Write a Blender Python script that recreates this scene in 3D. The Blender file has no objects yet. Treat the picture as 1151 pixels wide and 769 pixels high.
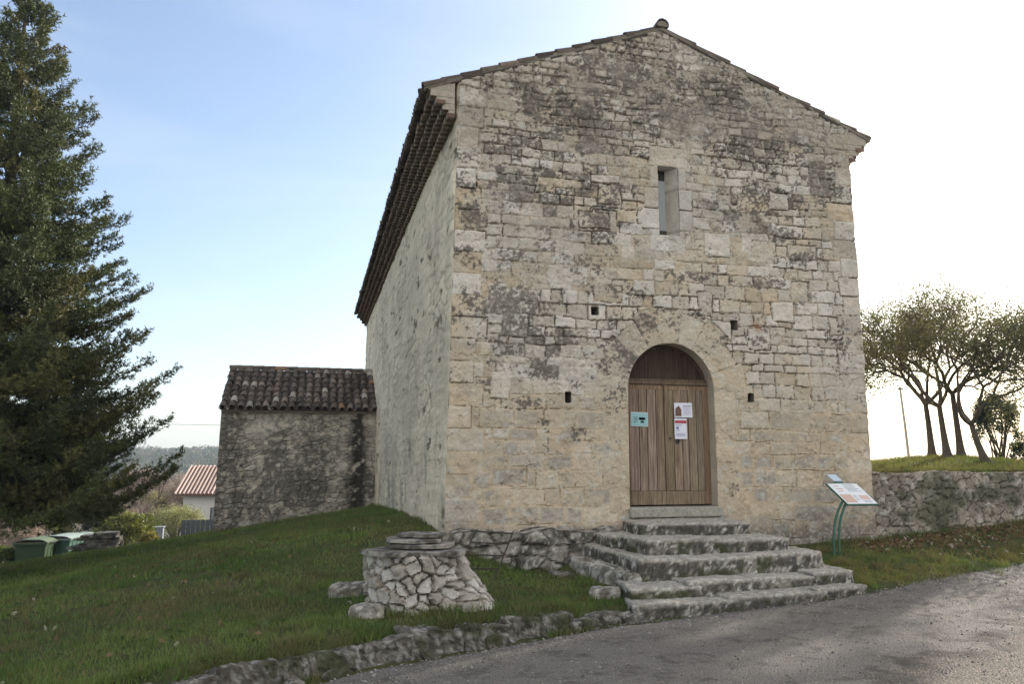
import bpy, math, random
import numpy as np
from mathutils import Vector

R = math.radians
rng = np.random.default_rng(7)
random.seed(7)
scene = bpy.context.scene
COL = scene.collection

# ------------------------------------------------------------------ camera
cam_d = bpy.data.cameras.new('camera')
cam = bpy.data.objects.new('camera', cam_d)
COL.objects.link(cam)
cam.location = (-2.163, -12.457, 0.702)
cam.rotation_euler = (R(90 + 9.01), 0, R(-14.41))
cam_d.sensor_fit = 'HORIZONTAL'
cam_d.sensor_width = 36.0
cam_d.lens = 875 / 1151 * 36
cam_d.clip_start = 0.1
cam_d.clip_end = 6000
scene.camera = cam

# ------------------------------------------------------------------ light
SUN_AZ, SUN_EL = 62.0, 27.0          # azimuth from +Y towards +X
sd = Vector((math.sin(R(SUN_AZ)) * math.cos(R(SUN_EL)), math.cos(R(SUN_AZ)) * math.cos(R(SUN_EL)), math.sin(R(SUN_EL))))
sl = bpy.data.lights.new('sun', 'SUN')
sl.energy = 5.0
sl.angle = R(0.5)
sl.color = (1.0, 0.93, 0.82)
so = bpy.data.objects.new('sun', sl)
so.rotation_euler = sd.to_track_quat('Z', 'Y').to_euler()
so.location = (30, 20, 30)
COL.objects.link(so)

world = bpy.data.worlds.new('World')
scene.world = world
world.use_nodes = True
wt = world.node_tree
wt.nodes.clear()
w_out = wt.nodes.new('ShaderNodeOutputWorld')
w_bg = wt.nodes.new('ShaderNodeBackground')
w_sky = wt.nodes.new('ShaderNodeTexSky')
w_sky.sky_type = 'NISHITA'
w_sky.sun_disc = False
w_sky.sun_elevation = R(SUN_EL)
w_sky.sun_rotation = R(SUN_AZ)
w_sky.altitude = 200
w_sky.air_density = 1.0
w_sky.dust_density = 2.0
w_sky.ozone_density = .7
w_bg.inputs['Strength'].default_value = 0.15
# thin high cloud: faint wisps ahead, an added bright veil overhead and behind the viewer to lift the fill light
w_tc = wt.nodes.new('ShaderNodeTexCoord')
w_map = wt.nodes.new('ShaderNodeMapping'); w_map.inputs['Scale'].default_value = (1.2, 1.2, 5.0); w_map.inputs['Rotation'].default_value = (.2, .25, .6)
w_no = wt.nodes.new('ShaderNodeTexNoise'); w_no.inputs['Scale'].default_value = 1.6; w_no.inputs['Detail'].default_value = 7; w_no.inputs['Roughness'].default_value = .55; w_no.inputs['Distortion'].default_value = .6
w_sep = wt.nodes.new('ShaderNodeSeparateXYZ')
wt.links.new(w_tc.outputs['Generated'], w_map.inputs['Vector']); wt.links.new(w_map.outputs[0], w_no.inputs['Vector']); wt.links.new(w_tc.outputs['Generated'], w_sep.inputs[0])
def wm(op, a, b, clamp=False):
    n = wt.nodes.new('ShaderNodeMath'); n.operation = op; n.use_clamp = clamp
    for k, v in enumerate((a, b)):
        if isinstance(v, (int, float)): n.inputs[k].default_value = v
        else: wt.links.new(v, n.inputs[k])
    return n.outputs[0]
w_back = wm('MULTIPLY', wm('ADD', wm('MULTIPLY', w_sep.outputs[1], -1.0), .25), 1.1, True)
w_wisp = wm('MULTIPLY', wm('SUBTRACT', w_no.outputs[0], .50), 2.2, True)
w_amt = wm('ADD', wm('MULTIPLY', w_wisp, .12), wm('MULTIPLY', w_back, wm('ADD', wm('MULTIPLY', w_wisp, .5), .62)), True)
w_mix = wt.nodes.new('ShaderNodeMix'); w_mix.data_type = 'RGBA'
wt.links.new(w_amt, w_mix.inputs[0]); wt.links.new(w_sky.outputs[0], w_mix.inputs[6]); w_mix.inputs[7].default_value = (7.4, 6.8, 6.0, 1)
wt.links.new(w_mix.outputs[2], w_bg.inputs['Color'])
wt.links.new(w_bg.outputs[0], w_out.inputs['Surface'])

vs = scene.view_settings
vs.view_transform = 'Standard'
vs.look = 'None'
vs.gamma = 1.0
vs.exposure = 0.80
vs.use_curve_mapping = False

# ------------------------------------------------------------------ numpy noise
def _hash(*a):
    h = np.zeros(np.broadcast(*a).shape, np.uint32) + np.uint32(2166136261)
    for k in a:
        h = (h ^ (np.asarray(k).astype(np.int64).astype(np.uint32))) * np.uint32(16777619)
        h ^= h >> np.uint32(13)
        h = h * np.uint32(2246822519)
        h ^= h >> np.uint32(15)
    return h.astype(np.float64) / 4294967295.0

def vn2(x, y, s=0):
    x = np.asarray(x, float); y = np.asarray(y, float)
    i = np.floor(x); j = np.floor(y); f = x - i; g = y - j
    f = f * f * (3 - 2 * f); g = g * g * (3 - 2 * g)
    a = _hash(i, j, s); b = _hash(i + 1, j, s); c = _hash(i, j + 1, s); d = _hash(i + 1, j + 1, s)
    return (a * (1 - f) + b * f) * (1 - g) + (c * (1 - f) + d * f) * g

def fbm2(x, y, s=0, o=4, gain=.5):
    t = 0; a = 1; n = 0
    x = np.asarray(x, float); y = np.asarray(y, float)
    for k in range(o):
        t = t + a * vn2(x, y, s + k * 17); n += a
        x = x * 2.03 + 11.3; y = y * 2.03 + 5.7; a *= gain
    return t / n

def vn3(x, y, z, s=0):
    i = np.floor(x); j = np.floor(y); k = np.floor(z)
    f = x - i; g = y - j; h = z - k
    f = f * f * (3 - 2 * f); g = g * g * (3 - 2 * g); h = h * h * (3 - 2 * h)
    def L(kk):
        a = _hash(i, j, kk, s); b = _hash(i + 1, j, kk, s); c = _hash(i, j + 1, kk, s); d = _hash(i + 1, j + 1, kk, s)
        return (a * (1 - f) + b * f) * (1 - g) + (c * (1 - f) + d * f) * g
    return L(k) * (1 - h) + L(k + 1) * h

def fbm3(P, sc, s=0, o=3):
    x, y, z = P[..., 0] * sc, P[..., 1] * sc, P[..., 2] * sc
    t = 0; a = 1; n = 0
    for k in range(o):
        t = t + a * vn3(x, y, z, s + 31 * k); n += a
        x = x * 2.1 + 3; y = y * 2.1 + 7; z = z * 2.1 + 1; a *= .5
    return t / n

def sst(x, a, b):
    t = np.clip((x - a) / (b - a), 0, 1)
    return t * t * (3 - 2 * t)

def voronoi(u, v, s=0, jit=.8):
    """cell id value, distance to cell edge (approx, in cell units)"""
    iu = np.floor(u); iv = np.floor(v)
    f1 = np.full(u.shape, 9.); f2 = np.full(u.shape, 9.); idv = np.zeros(u.shape)
    for a in (-1, 0, 1):
        for b in (-1, 0, 1):
            cu = iu + a; cv = iv + b
            pu = cu + .5 + (_hash(cu, cv, s) - .5) * jit
            pv = cv + .5 + (_hash(cu, cv, s + 5) - .5) * jit
            d = np.hypot(pu - u, pv - v)
            nid = _hash(cu, cv, s + 9)
            near = d < f1
            f2 = np.where(near, f1, np.minimum(f2, d))
            idv = np.where(near, nid, idv)
            f1 = np.where(near, d, f1)
    return idv, (f2 - f1) * .5

def mixc(a, b, f):
    f = np.asarray(f)[..., None]
    return np.asarray(a) * (1 - f) + np.asarray(b) * f

# ------------------------------------------------------------------ mesh builder
class MB:
    def __init__(s):
        s.V = []; s.L = []; s.S = []; s.C = []; s.n = 0
    def add(s, V, F, c=(.5, .5, .5)):
        V = np.asarray(V, float).reshape(-1, 3)
        c = np.asarray(c, float)
        if c.ndim == 1: c = np.tile(c, (len(V), 1))
        s.V.append(V); s.C.append(c)
        if isinstance(F, np.ndarray):
            s.L.append((F + s.n).ravel().astype(np.int32)); s.S.append(np.full(len(F), F.shape[1], np.int32))
        else:
            for f in F:
                s.L.append(np.asarray(f, np.int32) + s.n); s.S.append(np.array([len(f)], np.int32))
        s.n += len(V)
        return s
    def box(s, x0, x1, y0, y1, z0, z1, c=(.5, .5, .5)):
        V = [(x, y, z) for z in (z0, z1) for y in (y0, y1) for x in (x0, x1)]
        return s.add(V, np.array([(0, 2, 3, 1), (4, 5, 7, 6), (0, 1, 5, 4), (2, 6, 7, 3), (0, 4, 6, 2), (1, 3, 7, 5)]), c)
    def hexa(s, bot, top, c=(.5, .5, .5)):
        """two quads of points in the same winding"""
        return s.add(list(bot) + list(top), np.array([(3, 2, 1, 0), (4, 5, 6, 7), (0, 1, 5, 4), (1, 2, 6, 5), (2, 3, 7, 6), (3, 0, 4, 7)]), c)
    def prism(s, poly, d, c=(.5, .5, .5)):
        """extrude a 3-D polygon along vector d"""
        n = len(poly); P = np.asarray(poly, float)
        V = np.vstack([P, P + np.asarray(d, float)])
        F = [list(range(n))[::-1], list(range(n, 2 * n))] + [[i, (i + 1) % n, n + (i + 1) % n, n + i] for i in range(n)]
        return s.add(V, F, c)
    def tube(s, path, rad, n=7, c=(.5, .5, .5), cap=True):
        P = np.asarray(path, float); m = len(P)
        rad = np.broadcast_to(np.asarray(rad, float), (m,))
        T = np.gradient(P, axis=0); T /= np.linalg.norm(T, axis=1)[:, None] + 1e-9
        ref = np.array([0, 0, 1.]) if abs(T[0][2]) < .9 else np.array([1., 0, 0])
        a = np.cross(T[0], ref); a /= np.linalg.norm(a)
        V = []
        for i in range(m):
            a = a - T[i] * (a @ T[i]); a /= np.linalg.norm(a) + 1e-9
            b = np.cross(T[i], a)
            th = np.arange(n) * 2 * np.pi / n
            V.append(P[i] + rad[i] * (np.cos(th)[:, None] * a + np.sin(th)[:, None] * b))
        V = np.vstack(V)
        i = np.arange(m - 1)[:, None] * n; j = np.arange(n)[None]
        F = np.stack([i + j, i + (j + 1) % n, i + n + (j + 1) % n, i + n + j], -1).reshape(-1, 4)
        s.add(V, F, c)
        if cap:
            s.add(V[:n], [list(range(n))[::-1]], c); s.add(V[-n:], [list(range(n))], c)
        return s
    def grid(s, P, c, mask=None):
        """P (nv,nu,3) grid of points"""
        nv, nu = P.shape[:2]
        idx = np.arange(nv * nu).reshape(nv, nu)
        F = np.stack([idx[:-1, :-1], idx[:-1, 1:], idx[1:, 1:], idx[1:, :-1]], -1).reshape(-1, 4)
        if mask is not None:
            F = F[mask.reshape(-1)]
        c = np.asarray(c, float)
        if c.ndim == 3: c = c.reshape(-1, 3)
        return s.add(P.reshape(-1, 3), F, c)

WL = {}
def link(name, mb, mat, parent=None, loc=None, smooth=False, bevel=0.0):
    me = bpy.data.meshes.new(name)
    V = np.vstack(mb.V); C = np.vstack(mb.C)
    if parent is not None: org = np.array(WL[parent.name])
    elif loc is not None: org = np.array(loc, float)
    else: org = np.zeros(3)
    V = (V - org).astype(np.float32)
    Lp = np.concatenate(mb.L); S = np.concatenate(mb.S)
    me.vertices.add(len(V)); me.vertices.foreach_set('co', V.ravel())
    me.loops.add(len(Lp)); me.loops.foreach_set('vertex_index', Lp)
    me.polygons.add(len(S))
    me.polygons.foreach_set('loop_start', np.concatenate([[0], np.cumsum(S)[:-1]]).astype(np.int32))
    me.update(calc_edges=True)
    at = me.color_attributes.new('Col', 'FLOAT_COLOR', 'POINT')
    at.data.foreach_set('color', np.hstack([C, np.ones((len(C), 1))]).astype(np.float32).ravel())
    me.polygons.foreach_set('use_smooth', np.full(len(S), smooth))
    me.materials.append(mat)
    o = bpy.data.objects.new(name, me)
    COL.objects.link(o)
    if parent is not None: o.parent = parent
    else: o.location = org
    WL[o.name] = tuple(org)
    if bevel:
        m = o.modifiers.new('bevel', 'BEVEL'); m.width = bevel; m.segments = 2; m.limit_method = 'ANGLE'; m.angle_limit = R(40)
    return o

def tag(o, label, cat, group=None):
    o['label'] = label; o['category'] = cat
    if group: o['group'] = group
    return o

def thing(name, label, cat, loc=(0, 0, 0), group=None):
    o = bpy.data.objects.new(name, None)
    o.empty_display_size = .2
    COL.objects.link(o)
    o.location = loc
    WL[o.name] = tuple(loc)
    return tag(o, label, cat, group)

def kind(o, k):
    o['kind'] = k
    return o

def copy_tree(o, parent=None):
    c = o.copy(); COL.objects.link(c); c.parent = parent
    for ch in o.children: copy_tree(ch, c)
    return c

# ------------------------------------------------------------------ materials
class N:
    def __init__(s, name, rough=.9, spec=.3):
        s.m = bpy.data.materials.new(name); s.m.use_nodes = True
        s.t = s.m.node_tree; s.t.nodes.clear()
        s.out = s.t.nodes.new('ShaderNodeOutputMaterial')
        s.b = s.t.nodes.new('ShaderNodeBsdfPrincipled')
        s.t.links.new(s.b.outputs[0], s.out.inputs[0])
        s.b.inputs['Roughness'].default_value = rough
        s.b.inputs['Specular IOR Level'].default_value = spec
        s.tc = s.t.nodes.new('ShaderNodeTexCoord')
    def put(s, sock, v):
        if isinstance(v, bpy.types.NodeSocket): s.t.links.new(v, sock)
        elif isinstance(v, (tuple, list)) and len(v) == 3 and sock.type == 'RGBA': sock.default_value = (*v, 1)
        else: sock.default_value = v
    def math(s, op, a, b=0.5, clamp=False):
        n = s.t.nodes.new('ShaderNodeMath'); n.operation = op; n.use_clamp = clamp
        s.put(n.inputs[0], a); s.put(n.inputs[1], b); return n.outputs[0]
    def mix(s, f, a, b, mode='MIX'):
        n = s.t.nodes.new('ShaderNodeMix'); n.data_type = 'RGBA'; n.blend_type = mode
        s.put(n.inputs[0], f); s.put(n.inputs[6], a); s.put(n.inputs[7], b); return n.outputs[2]
    def noise(s, scale, detail=4, rough=.6, dist=0, vec=None, stretch=None):
        n = s.t.nodes.new('ShaderNodeTexNoise')
        n.inputs['Scale'].default_value = scale; n.inputs['Detail'].default_value = detail
        n.inputs['Roughness'].default_value = rough; n.inputs['Distortion'].default_value = dist
        v = vec or s.tc.outputs['Object']
        if stretch:
            mp = s.t.nodes.new('ShaderNodeMapping'); mp.inputs['Scale'].default_value = stretch
            s.t.links.new(v, mp.inputs['Vector']); v = mp.outputs[0]
        s.t.links.new(v, n.inputs['Vector']); return n.outputs[0]
    def vor(s, scale, feature='F1'):
        n = s.t.nodes.new('ShaderNodeTexVoronoi'); n.inputs['Scale'].default_value = scale; n.feature = feature
        s.t.links.new(s.tc.outputs['Object'], n.inputs['Vector']); return n
    def ramp(s, f, stops):
        n = s.t.nodes.new('ShaderNodeValToRGB'); s.t.links.new(f, n.inputs[0])
        e = n.color_ramp.elements
        while len(e) < len(stops): e.new(.5)
        for el, (p, c) in zip(e, stops):
            el.position = p; el.color = (*c, 1) if isinstance(c, tuple) else (c, c, c, 1)
        return n.outputs[0]
    def col(s):
        n = s.t.nodes.new('ShaderNodeAttribute'); n.attribute_name = 'Col'; return n.outputs['Color']
    def base(s, c): s.put(s.b.inputs['Base Color'], c); return s
    def bump(s, h, strength=.5, dist=.02):
        n = s.t.nodes.new('ShaderNodeBump'); n.inputs['Strength'].default_value = strength; n.inputs['Distance'].default_value = dist
        s.t.links.new(h, n.inputs['Height']); s.t.links.new(n.outputs[0], s.b.inputs['Normal']); return s
    def translucent(s, c, f):
        tr = s.t.nodes.new('ShaderNodeBsdfTranslucent'); s.put(tr.inputs[0], c)
        mx = s.t.nodes.new('ShaderNodeMixShader'); mx.inputs[0].default_value = f
        s.t.links.new(s.b.outputs[0], mx.inputs[1]); s.t.links.new(tr.outputs[0], mx.inputs[2])
        s.t.links.new(mx.outputs[0], s.out.inputs[0]); return s

def vmat(name, fine=60., amt=.5, bump=.4, dist=.012, rough=.95, coarse=6., camt=.25):
    """colour comes from the mesh (stone by stone), broken up by fine and coarse noise"""
    n = N(name, rough, .2)
    f = n.noise(fine, 5, .7); g = n.noise(coarse, 4, .6)
    k = n.math('ADD', n.math('MULTIPLY_ADD', f, amt), n.math('MULTIPLY', g, camt))
    k = n.math('ADD', k, 0)
    nn = n.t.nodes[-1]
    k = n.math('ADD', n.math('MULTIPLY', n.math('SUBTRACT', f, .5), amt * 2), n.math('MULTIPLY', n.math('SUBTRACT', g, .5), camt * 2))
    k = n.math('ADD', k, 1.0)
    comb = n.t.nodes.new('ShaderNodeCombineColor')
    for i in range(3): n.t.links.new(k, comb.inputs[i])
    n.base(n.mix(1.0, n.col(), comb.outputs[0], 'MULTIPLY'))
    n.bump(n.math('ADD', f, n.math('MULTIPLY', g, .6)), bump, dist)
    return n.m

M = {}
M['stone'] = vmat('weathered_limestone', 45, .45, .55, .012, .95, 9, .25)
M['rough_stone'] = vmat('lichen_limestone', 38, .9, .8, .02, .97, 9, .5)
M['plaster'] = vmat('lime_plaster', 30, .35, .6, .02, .95, 5, .3)
M['tile'] = vmat('clay_tile', 40, .6, .4, .006, .9, 12, .5)
M['plain'] = vmat('painted_surface', 40, .12, .05, .002, .6, 6, .12)
M['metal'] = vmat('painted_metal', 60, .2, .1, .002, .45, 8, .2)
M['bark'] = vmat('tree_bark', 25, .6, .8, .03, .95, 6, .4)
M['soil'] = vmat('bare_soil', 30, .6, .6, .02, 1, 5, .4)

def leafmat(name, tr=.3, rough=.6):
    n = N(name, rough, .3)
    c = n.col()
    n.base(c)
    n.translucent(n.mix(1.0, c, (1.3, 1.35, .8), 'MULTIPLY'), tr)
    return n.m
M['needle'] = leafmat('fir_needles', .12, .55)
M['leaf'] = leafmat('leaves', .42, .5)
M['grass'] = leafmat('grass_blades', .3, .6)
M['twig'] = leafmat('twigs', 0.0, .9)

def plain_mat(name, c, rough=.5, spec=.4, metal=0):
    n = N(name, rough, spec); n.base(tuple(c)); n.b.inputs['Metallic'].default_value = metal
    return n.m

# wood of the door: grain along z
def wood():
    n = N('weathered_door_wood', .85, .2)
    g = n.noise(6, 7, .72, .5, stretch=(5.5, 5.5, .28)); g2 = n.noise(2.2, 5, .7, .3, stretch=(5, 5, .3)); sp = n.noise(5, 4, .65)
    low = n.t.nodes.new('ShaderNodeSeparateXYZ'); n.t.links.new(n.tc.outputs['Object'], low.inputs[0])
    c = n.ramp(g, [(.34, (.05, .038, .03)), (.46, (.16, .118, .088)), (.56, (.27, .21, .16)), (.66, (.46, .40, .33))])
    c2 = n.ramp(g2, [(.35, (.17, .115, .08)), (.65, (.34, .285, .225))])
    c = n.mix(.35, c, c2)
    # bare, greyed wood where rain splashes up
    wear = n.math('MULTIPLY', n.ramp(low.outputs[2], [(.0, 1.0), (.6, 0.5), (1.0, 0.1)]), n.ramp(sp, [(.4, 0.), (.6, 1.)]))
    c = n.mix(n.math('MULTIPLY', wear, .6), c, n.ramp(g, [(.3, (.16, .145, .12)), (.7, (.42, .38, .31))]))
    n.base(n.mix(1., c, n.col(), 'MULTIPLY'))
    n.bump(g, .6, .006)
    return n.m
M['wood'] = wood()

# ------------------------------------------------------------------ terrain
def tps(pts):
    P = np.array(pts, float); n = len(P)
    def U(r2): return np.where(r2 > 0, r2 * np.log(r2 + 1e-12), 0)
    d2 = ((P[:, None, :2] - P[None, :, :2]) ** 2).sum(-1)
    K = U(d2) + np.eye(n) * .6
    A = np.zeros((n + 3, n + 3)); A[:n, :n] = K; A[:n, n] = 1; A[:n, n + 1:] = P[:, :2]
    A[n, :n] = 1; A[n + 1:, :n] = P[:, :2].T
    w = np.linalg.solve(A, np.r_[P[:, 2], 0, 0, 0])
    def f(x, y):
        x = np.asarray(x, float); y = np.asarray(y, float); o = w[n] + w[n + 1] * x + w[n + 2] * y
        for i in range(n): o = o + w[i] * U((x - P[i, 0]) ** 2 + (y - P[i, 1]) ** 2)
        return o
    return f

h_road = tps([(1.7, -3.1, -1.2), (3.9, -2.8, -1.12), (5.6, -2.6, -1.03), (-1.6, -4.9, -1.23), (3.9, -6.6, -1.1), (-4, -7, -1.32), (7.3, -2.2, -.98), (9.9, -1.2, -.94),
              (-2.2, -12.5, -.92), (8, -8, -1.0), (13, -1, -.8), (14, -8, -.85), (20, -5, -.6), (-10, -10, -1.5), (0, -14, -.9), (10, -14, -.8), (-12, -6, -1.6),
              (7.9, 0, -.64), (9.6, 0, -.5), (11.4, 0, -.37), (15, 0, -.15), (6.3, -.9, -.77), (7.2, -.2, -.68), (7.6, -1., -.8), (9.5, -.6, -.72), (11, -.8, -.7), (20, 0, .1), (5.0, -.4, -.85)])
h_lawn = tps([(-.05, .3, -.42), (-.1, 4, -.38), (-.1, 8, -.45), (-.1, 13, -.6), (-5, 14.2, -1.4), (-2.5, 14.2, -1.0), (-8.8, 8, -1.55), (-6.8, 11.5, -1.5), (-10, 3, -1.5),
              (-6, 20, -1.6), (0, 22, -1.0), (8, 22, -.6), (-4.5, -4, -1.02), (-7, 3, -1.32), (-6, -2, -1.15), (-10, -4, -1.35), (-8, -8, -1.4), (.9, -.2, -.93), (2.0, -.2, -.93),
              (1.0, -1.5, -.95), (1.6, -2.9, -1.06), (.3, -2.5, -.95), (-.15, -3.7, -.93), (-1.6, -4.3, -.95), (-1, -1, -.68), (-2.5, -1, -.8), (-3.5, -5.7, -.95), (2.6, -1.5, -.95), (4, 5, -.5), (-4, 6, -.95)])

KERB = np.array([(2.2, -3.02), (1.5, -3.18), (-.15, -3.88), (-1.65, -4.45), (-3.5, -5.75), (-6, -7.7), (-14, -13.)])   # foot line of the low edging wall, right to left
def kerb_d(x, y):
    """signed distance to the kerb line; positive on the lawn side"""
    x = np.asarray(x, float); y = np.asarray(y, float)
    best = np.full(x.shape, 1e9); sg = np.ones(x.shape)
    for (ax, ay), (bx, by) in zip(KERB[:-1], KERB[1:]):
        dx, dy = bx - ax, by - ay
        t = np.clip(((x - ax) * dx + (y - ay) * dy) / (dx * dx + dy * dy), 0, 1)
        d = np.hypot(x - ax - t * dx, y - ay - t * dy)
        s = np.sign(dx * (y - ay) - dy * (x - ax))
        upd = d < best - 1e-9
        best = np.where(upd, d, best); sg = np.where(upd, s, sg)
    return -best * sg

def gz(x, y):
    x = np.asarray(x, float); y = np.asarray(y, float)
    cx = np.clip(x, -13, 20); cy = np.clip(y, -14, 23)
    k = kerb_d(cx, cy)
    right = sst(cx, 2.0, 2.6)                                    # right of the kerb the steps take over
    f = sst(k, .06, .26) * (1 - right) + right * sst(cy, .02, .3)
    z = h_road(cx, cy) * (1 - f) + h_lawn(cx, cy) * f
    s = -.887 * x + .462 * y - 11.5
    drop = np.where(s > 0, np.minimum(.2 * s * s / (s + 4.), 14.), 0)
    drop = np.where((y < 0), drop * sst(y, -14, 0), drop)
    rough = (fbm2(x * .7, y * .7, 3) - .5) * .06 + (fbm2(x * 3.5, y * 3.5, 4) - .5) * .03 * f
    return z - drop + rough * (.35 + .65 * f)

# one sheet to the horizon, fine near the camera
def axis(fine0, fine1, step, far):
    a = list(np.arange(fine0, fine1 + 1e-6, step))
    d = step; x = fine1
    while x < far: d *= 1.25; x += d; a.append(x)
    d = step; x = fine0; b = []
    while x > -far: d *= 1.25; x -= d; b.append(x)
    return np.array(b[::-1] + a)
gx = axis(-7, 12, .09, 1500); gy = axis(-8.5, 3, .09, 1500)
GX, GY = np.meshgrid(gx, gy)
GZ = gz(GX, GY)
mb = MB(); mb.grid(np.stack([GX, GY, GZ], -1), (.1, .1, .05))
n = N('meadow_soil', 1, .1)
a = n.noise(1.2, 5, .65); b = n.noise(18, 5, .7)
c = n.ramp(a, [(.35, (.05, .07, .022)), (.52, (.08, .09, .034)), (.68, (.125, .105, .055))])
n.base(n.mix(n.math('MULTIPLY', b, .6), c, (.03, .028, .016))); n.bump(b, .8, .03)
M['ground'] = n.m
kind(link('ground', mb, M['ground'], smooth=True), 'structure')

# road sheet: gravelly worn asphalt
ROADL = np.array([(-14, -13.3), (-6, -7.95), (-3.5, -5.95), (-1.65, -4.62), (-.15, -4.02), (1.5, -3.3), (2.6, -3.12), (5.45, -2.82), (7.1, -2.3), (9.9, -1.2), (13, -.75), (20, -.5), (30, -.5)])
xs = np.arange(-10, 30, .1); edge = np.interp(xs, ROADL[:, 0], ROADL[:, 1]) + (fbm2(xs * 1.7, xs * 0, 9) - .5) * .22 - .05
vv = np.r_[np.linspace(0, 1, 60) ** 1.5]
XS, VV = np.meshgrid(xs, vv)
YY = edge[None] + VV * (-16 - edge[None])
# below z of the kerb foot the ground is already road level
ZZ = h_road(np.clip(XS, -13, 20), np.clip(YY, -14, 23)) * 1.0
ZZ = gz(XS, YY) + .012
ZZ[0] -= .03
mb = MB(); mb.grid(np.stack([XS, YY, ZZ], -1)[::-1], (.1, .1, .1))
n = N('worn_asphalt', .9, .3)
v = n.vor(52); v2 = n.vor(28)
big = n.noise(.55, 4, .6); mid = n.noise(3, 5, .7); fine = n.noise(42, 5, .75)
stone_c = n.ramp(v.outputs['Color'], [(.1, (.075, .07, .064)), (.5, (.15, .142, .132)), (.85, (.22, .205, .19)), (1., (.42, .40, .37))])
c = n.mix(n.ramp(v.outputs['Distance'], [(.3, 0.), (.6, 1.)]), stone_c, (.06, .058, .056))
smooth_c = n.ramp(fine, [(.34, (.075, .073, .07)), (.5, (.125, .122, .117)), (.66, (.20, .195, .185))])
sx = n.t.nodes.new('ShaderNodeSeparateXYZ'); n.t.links.new(n.tc.outputs['Object'], sx.inputs[0])
# a smoother patched lane runs along the steps; beyond a ragged broken edge the surface is coarse gravel, its colour warmed and lightened as if sunlit
lane = n.math('ADD', n.math('ADD', n.math('MULTIPLY', sx.outputs[0], .46), n.math('MULTIPLY', sx.outputs[1], -.888)), -6.95)
lane = n.math('ADD', lane, n.math('MULTIPLY', n.math('SUBTRACT', n.noise(1.1, 5, .65), .5), 2.6))
lane = n.math('ADD', n.math('MULTIPLY', lane, .3), .5)
lanef = n.ramp(lane, [(.44, 0.), (.54, 1.)])
brk = n.ramp(lane, [(.36, 0.), (.47, 1.), (.51, 1.), (.62, 0.)])
c = n.mix(n.ramp(n.math('ADD', n.math('MULTIPLY', lanef, .22), n.math('ADD', n.math('MULTIPLY', big, .5), n.math('MULTIPLY', mid, .25))), [(.42, .1), (.56, 1.)]), smooth_c, c)
c = n.mix(1.0, c, n.mix(lanef, (1.36, 1.30, 1.22), (1.48, 1.34, 1.18)), 'MULTIPLY')
c = n.mix(n.math('MULTIPLY', brk, n.ramp(mid, [(.42, 0.), (.56, .9)])), c, (.055, .05, .042))
c = n.mix(n.ramp(mid, [(.52, 0.), (.68, .75)]), c, (.06, .054, .045))
c = n.mix(n.ramp(v2.outputs['Color'], [(.95, 0.), (.97, .7)]), c, (.32, .31, .29))
n.base(c)
n.bump(n.math('ADD', n.math('MULTIPLY', v.outputs['Distance'], -1.0), n.math('MULTIPLY', mid, .8)), 1.0, .022)
M['road'] = n.m
kind(link('road', mb, M['road'], smooth=True), 'structure')

# ------------------------------------------------------------------ stone layouts
class Courses:
    def __init__(s, v0, v1, u1, seed, spec):
        """spec: list of (vlimit, hmin, hmax, wmin, wmax)"""
        r = np.random.default_rng(seed); s.rows = [v0]; s.br = []
        v = v0
        while v < v1:
            for lim, h0, h1, w0, w1 in spec:
                if v < lim: break
            h = r.uniform(h0, h1); v += h; s.rows.append(v)
            b = [-1.0]; u = -1.0 + r.uniform(0, .5)
            while u < u1 + 1:
                b.append(u); u += r.uniform(w0, w1) * (1.6 if r.random() < .12 else 1)
            b.append(u); s.br.append(np.array(b))
        s.rows = np.array(s.rows)
    def __call__(s, u, v, seed=0):
        ci = np.clip(np.searchsorted(s.rows, v) - 1, 0, len(s.br) - 1)
        dv = np.minimum(v - s.rows[ci], s.rows[ci + 1] - v)
        idv = np.zeros(u.shape); du = np.zeros(u.shape)
        for k in range(len(s.br)):
            m = ci == k
            if not m.any(): continue
            b = s.br[k]; si = np.clip(np.searchsorted(b, u[m]) - 1, 0, len(b) - 2)
            du[m] = np.minimum(u[m] - b[si], b[si + 1] - u[m])
            idv[m] = si + 1000 * k
        return idv, np.minimum(du, dv)

BLOT = [(1.03,5.42,.42,.31,1),(1.75,5.07,.37,.38,1),(2.66,5.03,.37,.34,1),(2.97,7.68,1.02,.6,.6),(2.26,6.74,.68,.52,.8),(1.35,7.13,.25,.26,.9),(.79,6.08,.37,.14,.9),(3.09,5.73,.25,.17,.9),(.88,3.33,.68,.34,1),(1.42,2.75,.85,.31,1),(1.81,2.31,.42,.21,1),(.5,1.97,.34,.14,.8),(1.26,1.7,.24,.1,.8),(3.11,2.82,.34,.38,.9),(3.54,3.2,.47,.21,.6),(.25,4.91,.2,.21,.8),(.56,4.78,.24,.12,.6),(4.94,7.58,1.02,.78,.55),(5.85,6.88,.85,.43,.75),(7.16,6.2,.25,.52,1),(6.16,5.66,.54,.26,.85),(5.12,5.37,.34,.26,.9),(6.03,5.01,.37,.14,1),(6.66,4.57,.2,.1,1),(6.71,3.8,.2,.17,.9),(4.43,4.05,.68,.12,.6),(5.88,4.01,.42,.1,.7),(7.42,2.98,.34,.26,.6),(2.6,2.33,.2,.17,.7),(2.84,1.73,.2,.24,.7),(1.56,1.41,.17,.07,.8),(2.19,1.22,.17,.09,.9),(5.27,2.9,.51,.14,.5),(3.92,7.1,.68,.52,.6),(.8,4.25,.68,.21,.4),(2.06,4.1,.68,.17,.5),(3.04,3.68,.51,.14,.5),(4.32,3.35,.34,.14,.6),(2.08,5.63,.68,.43,.5),(1.6,6.33,.51,.34,.5)]

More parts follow.
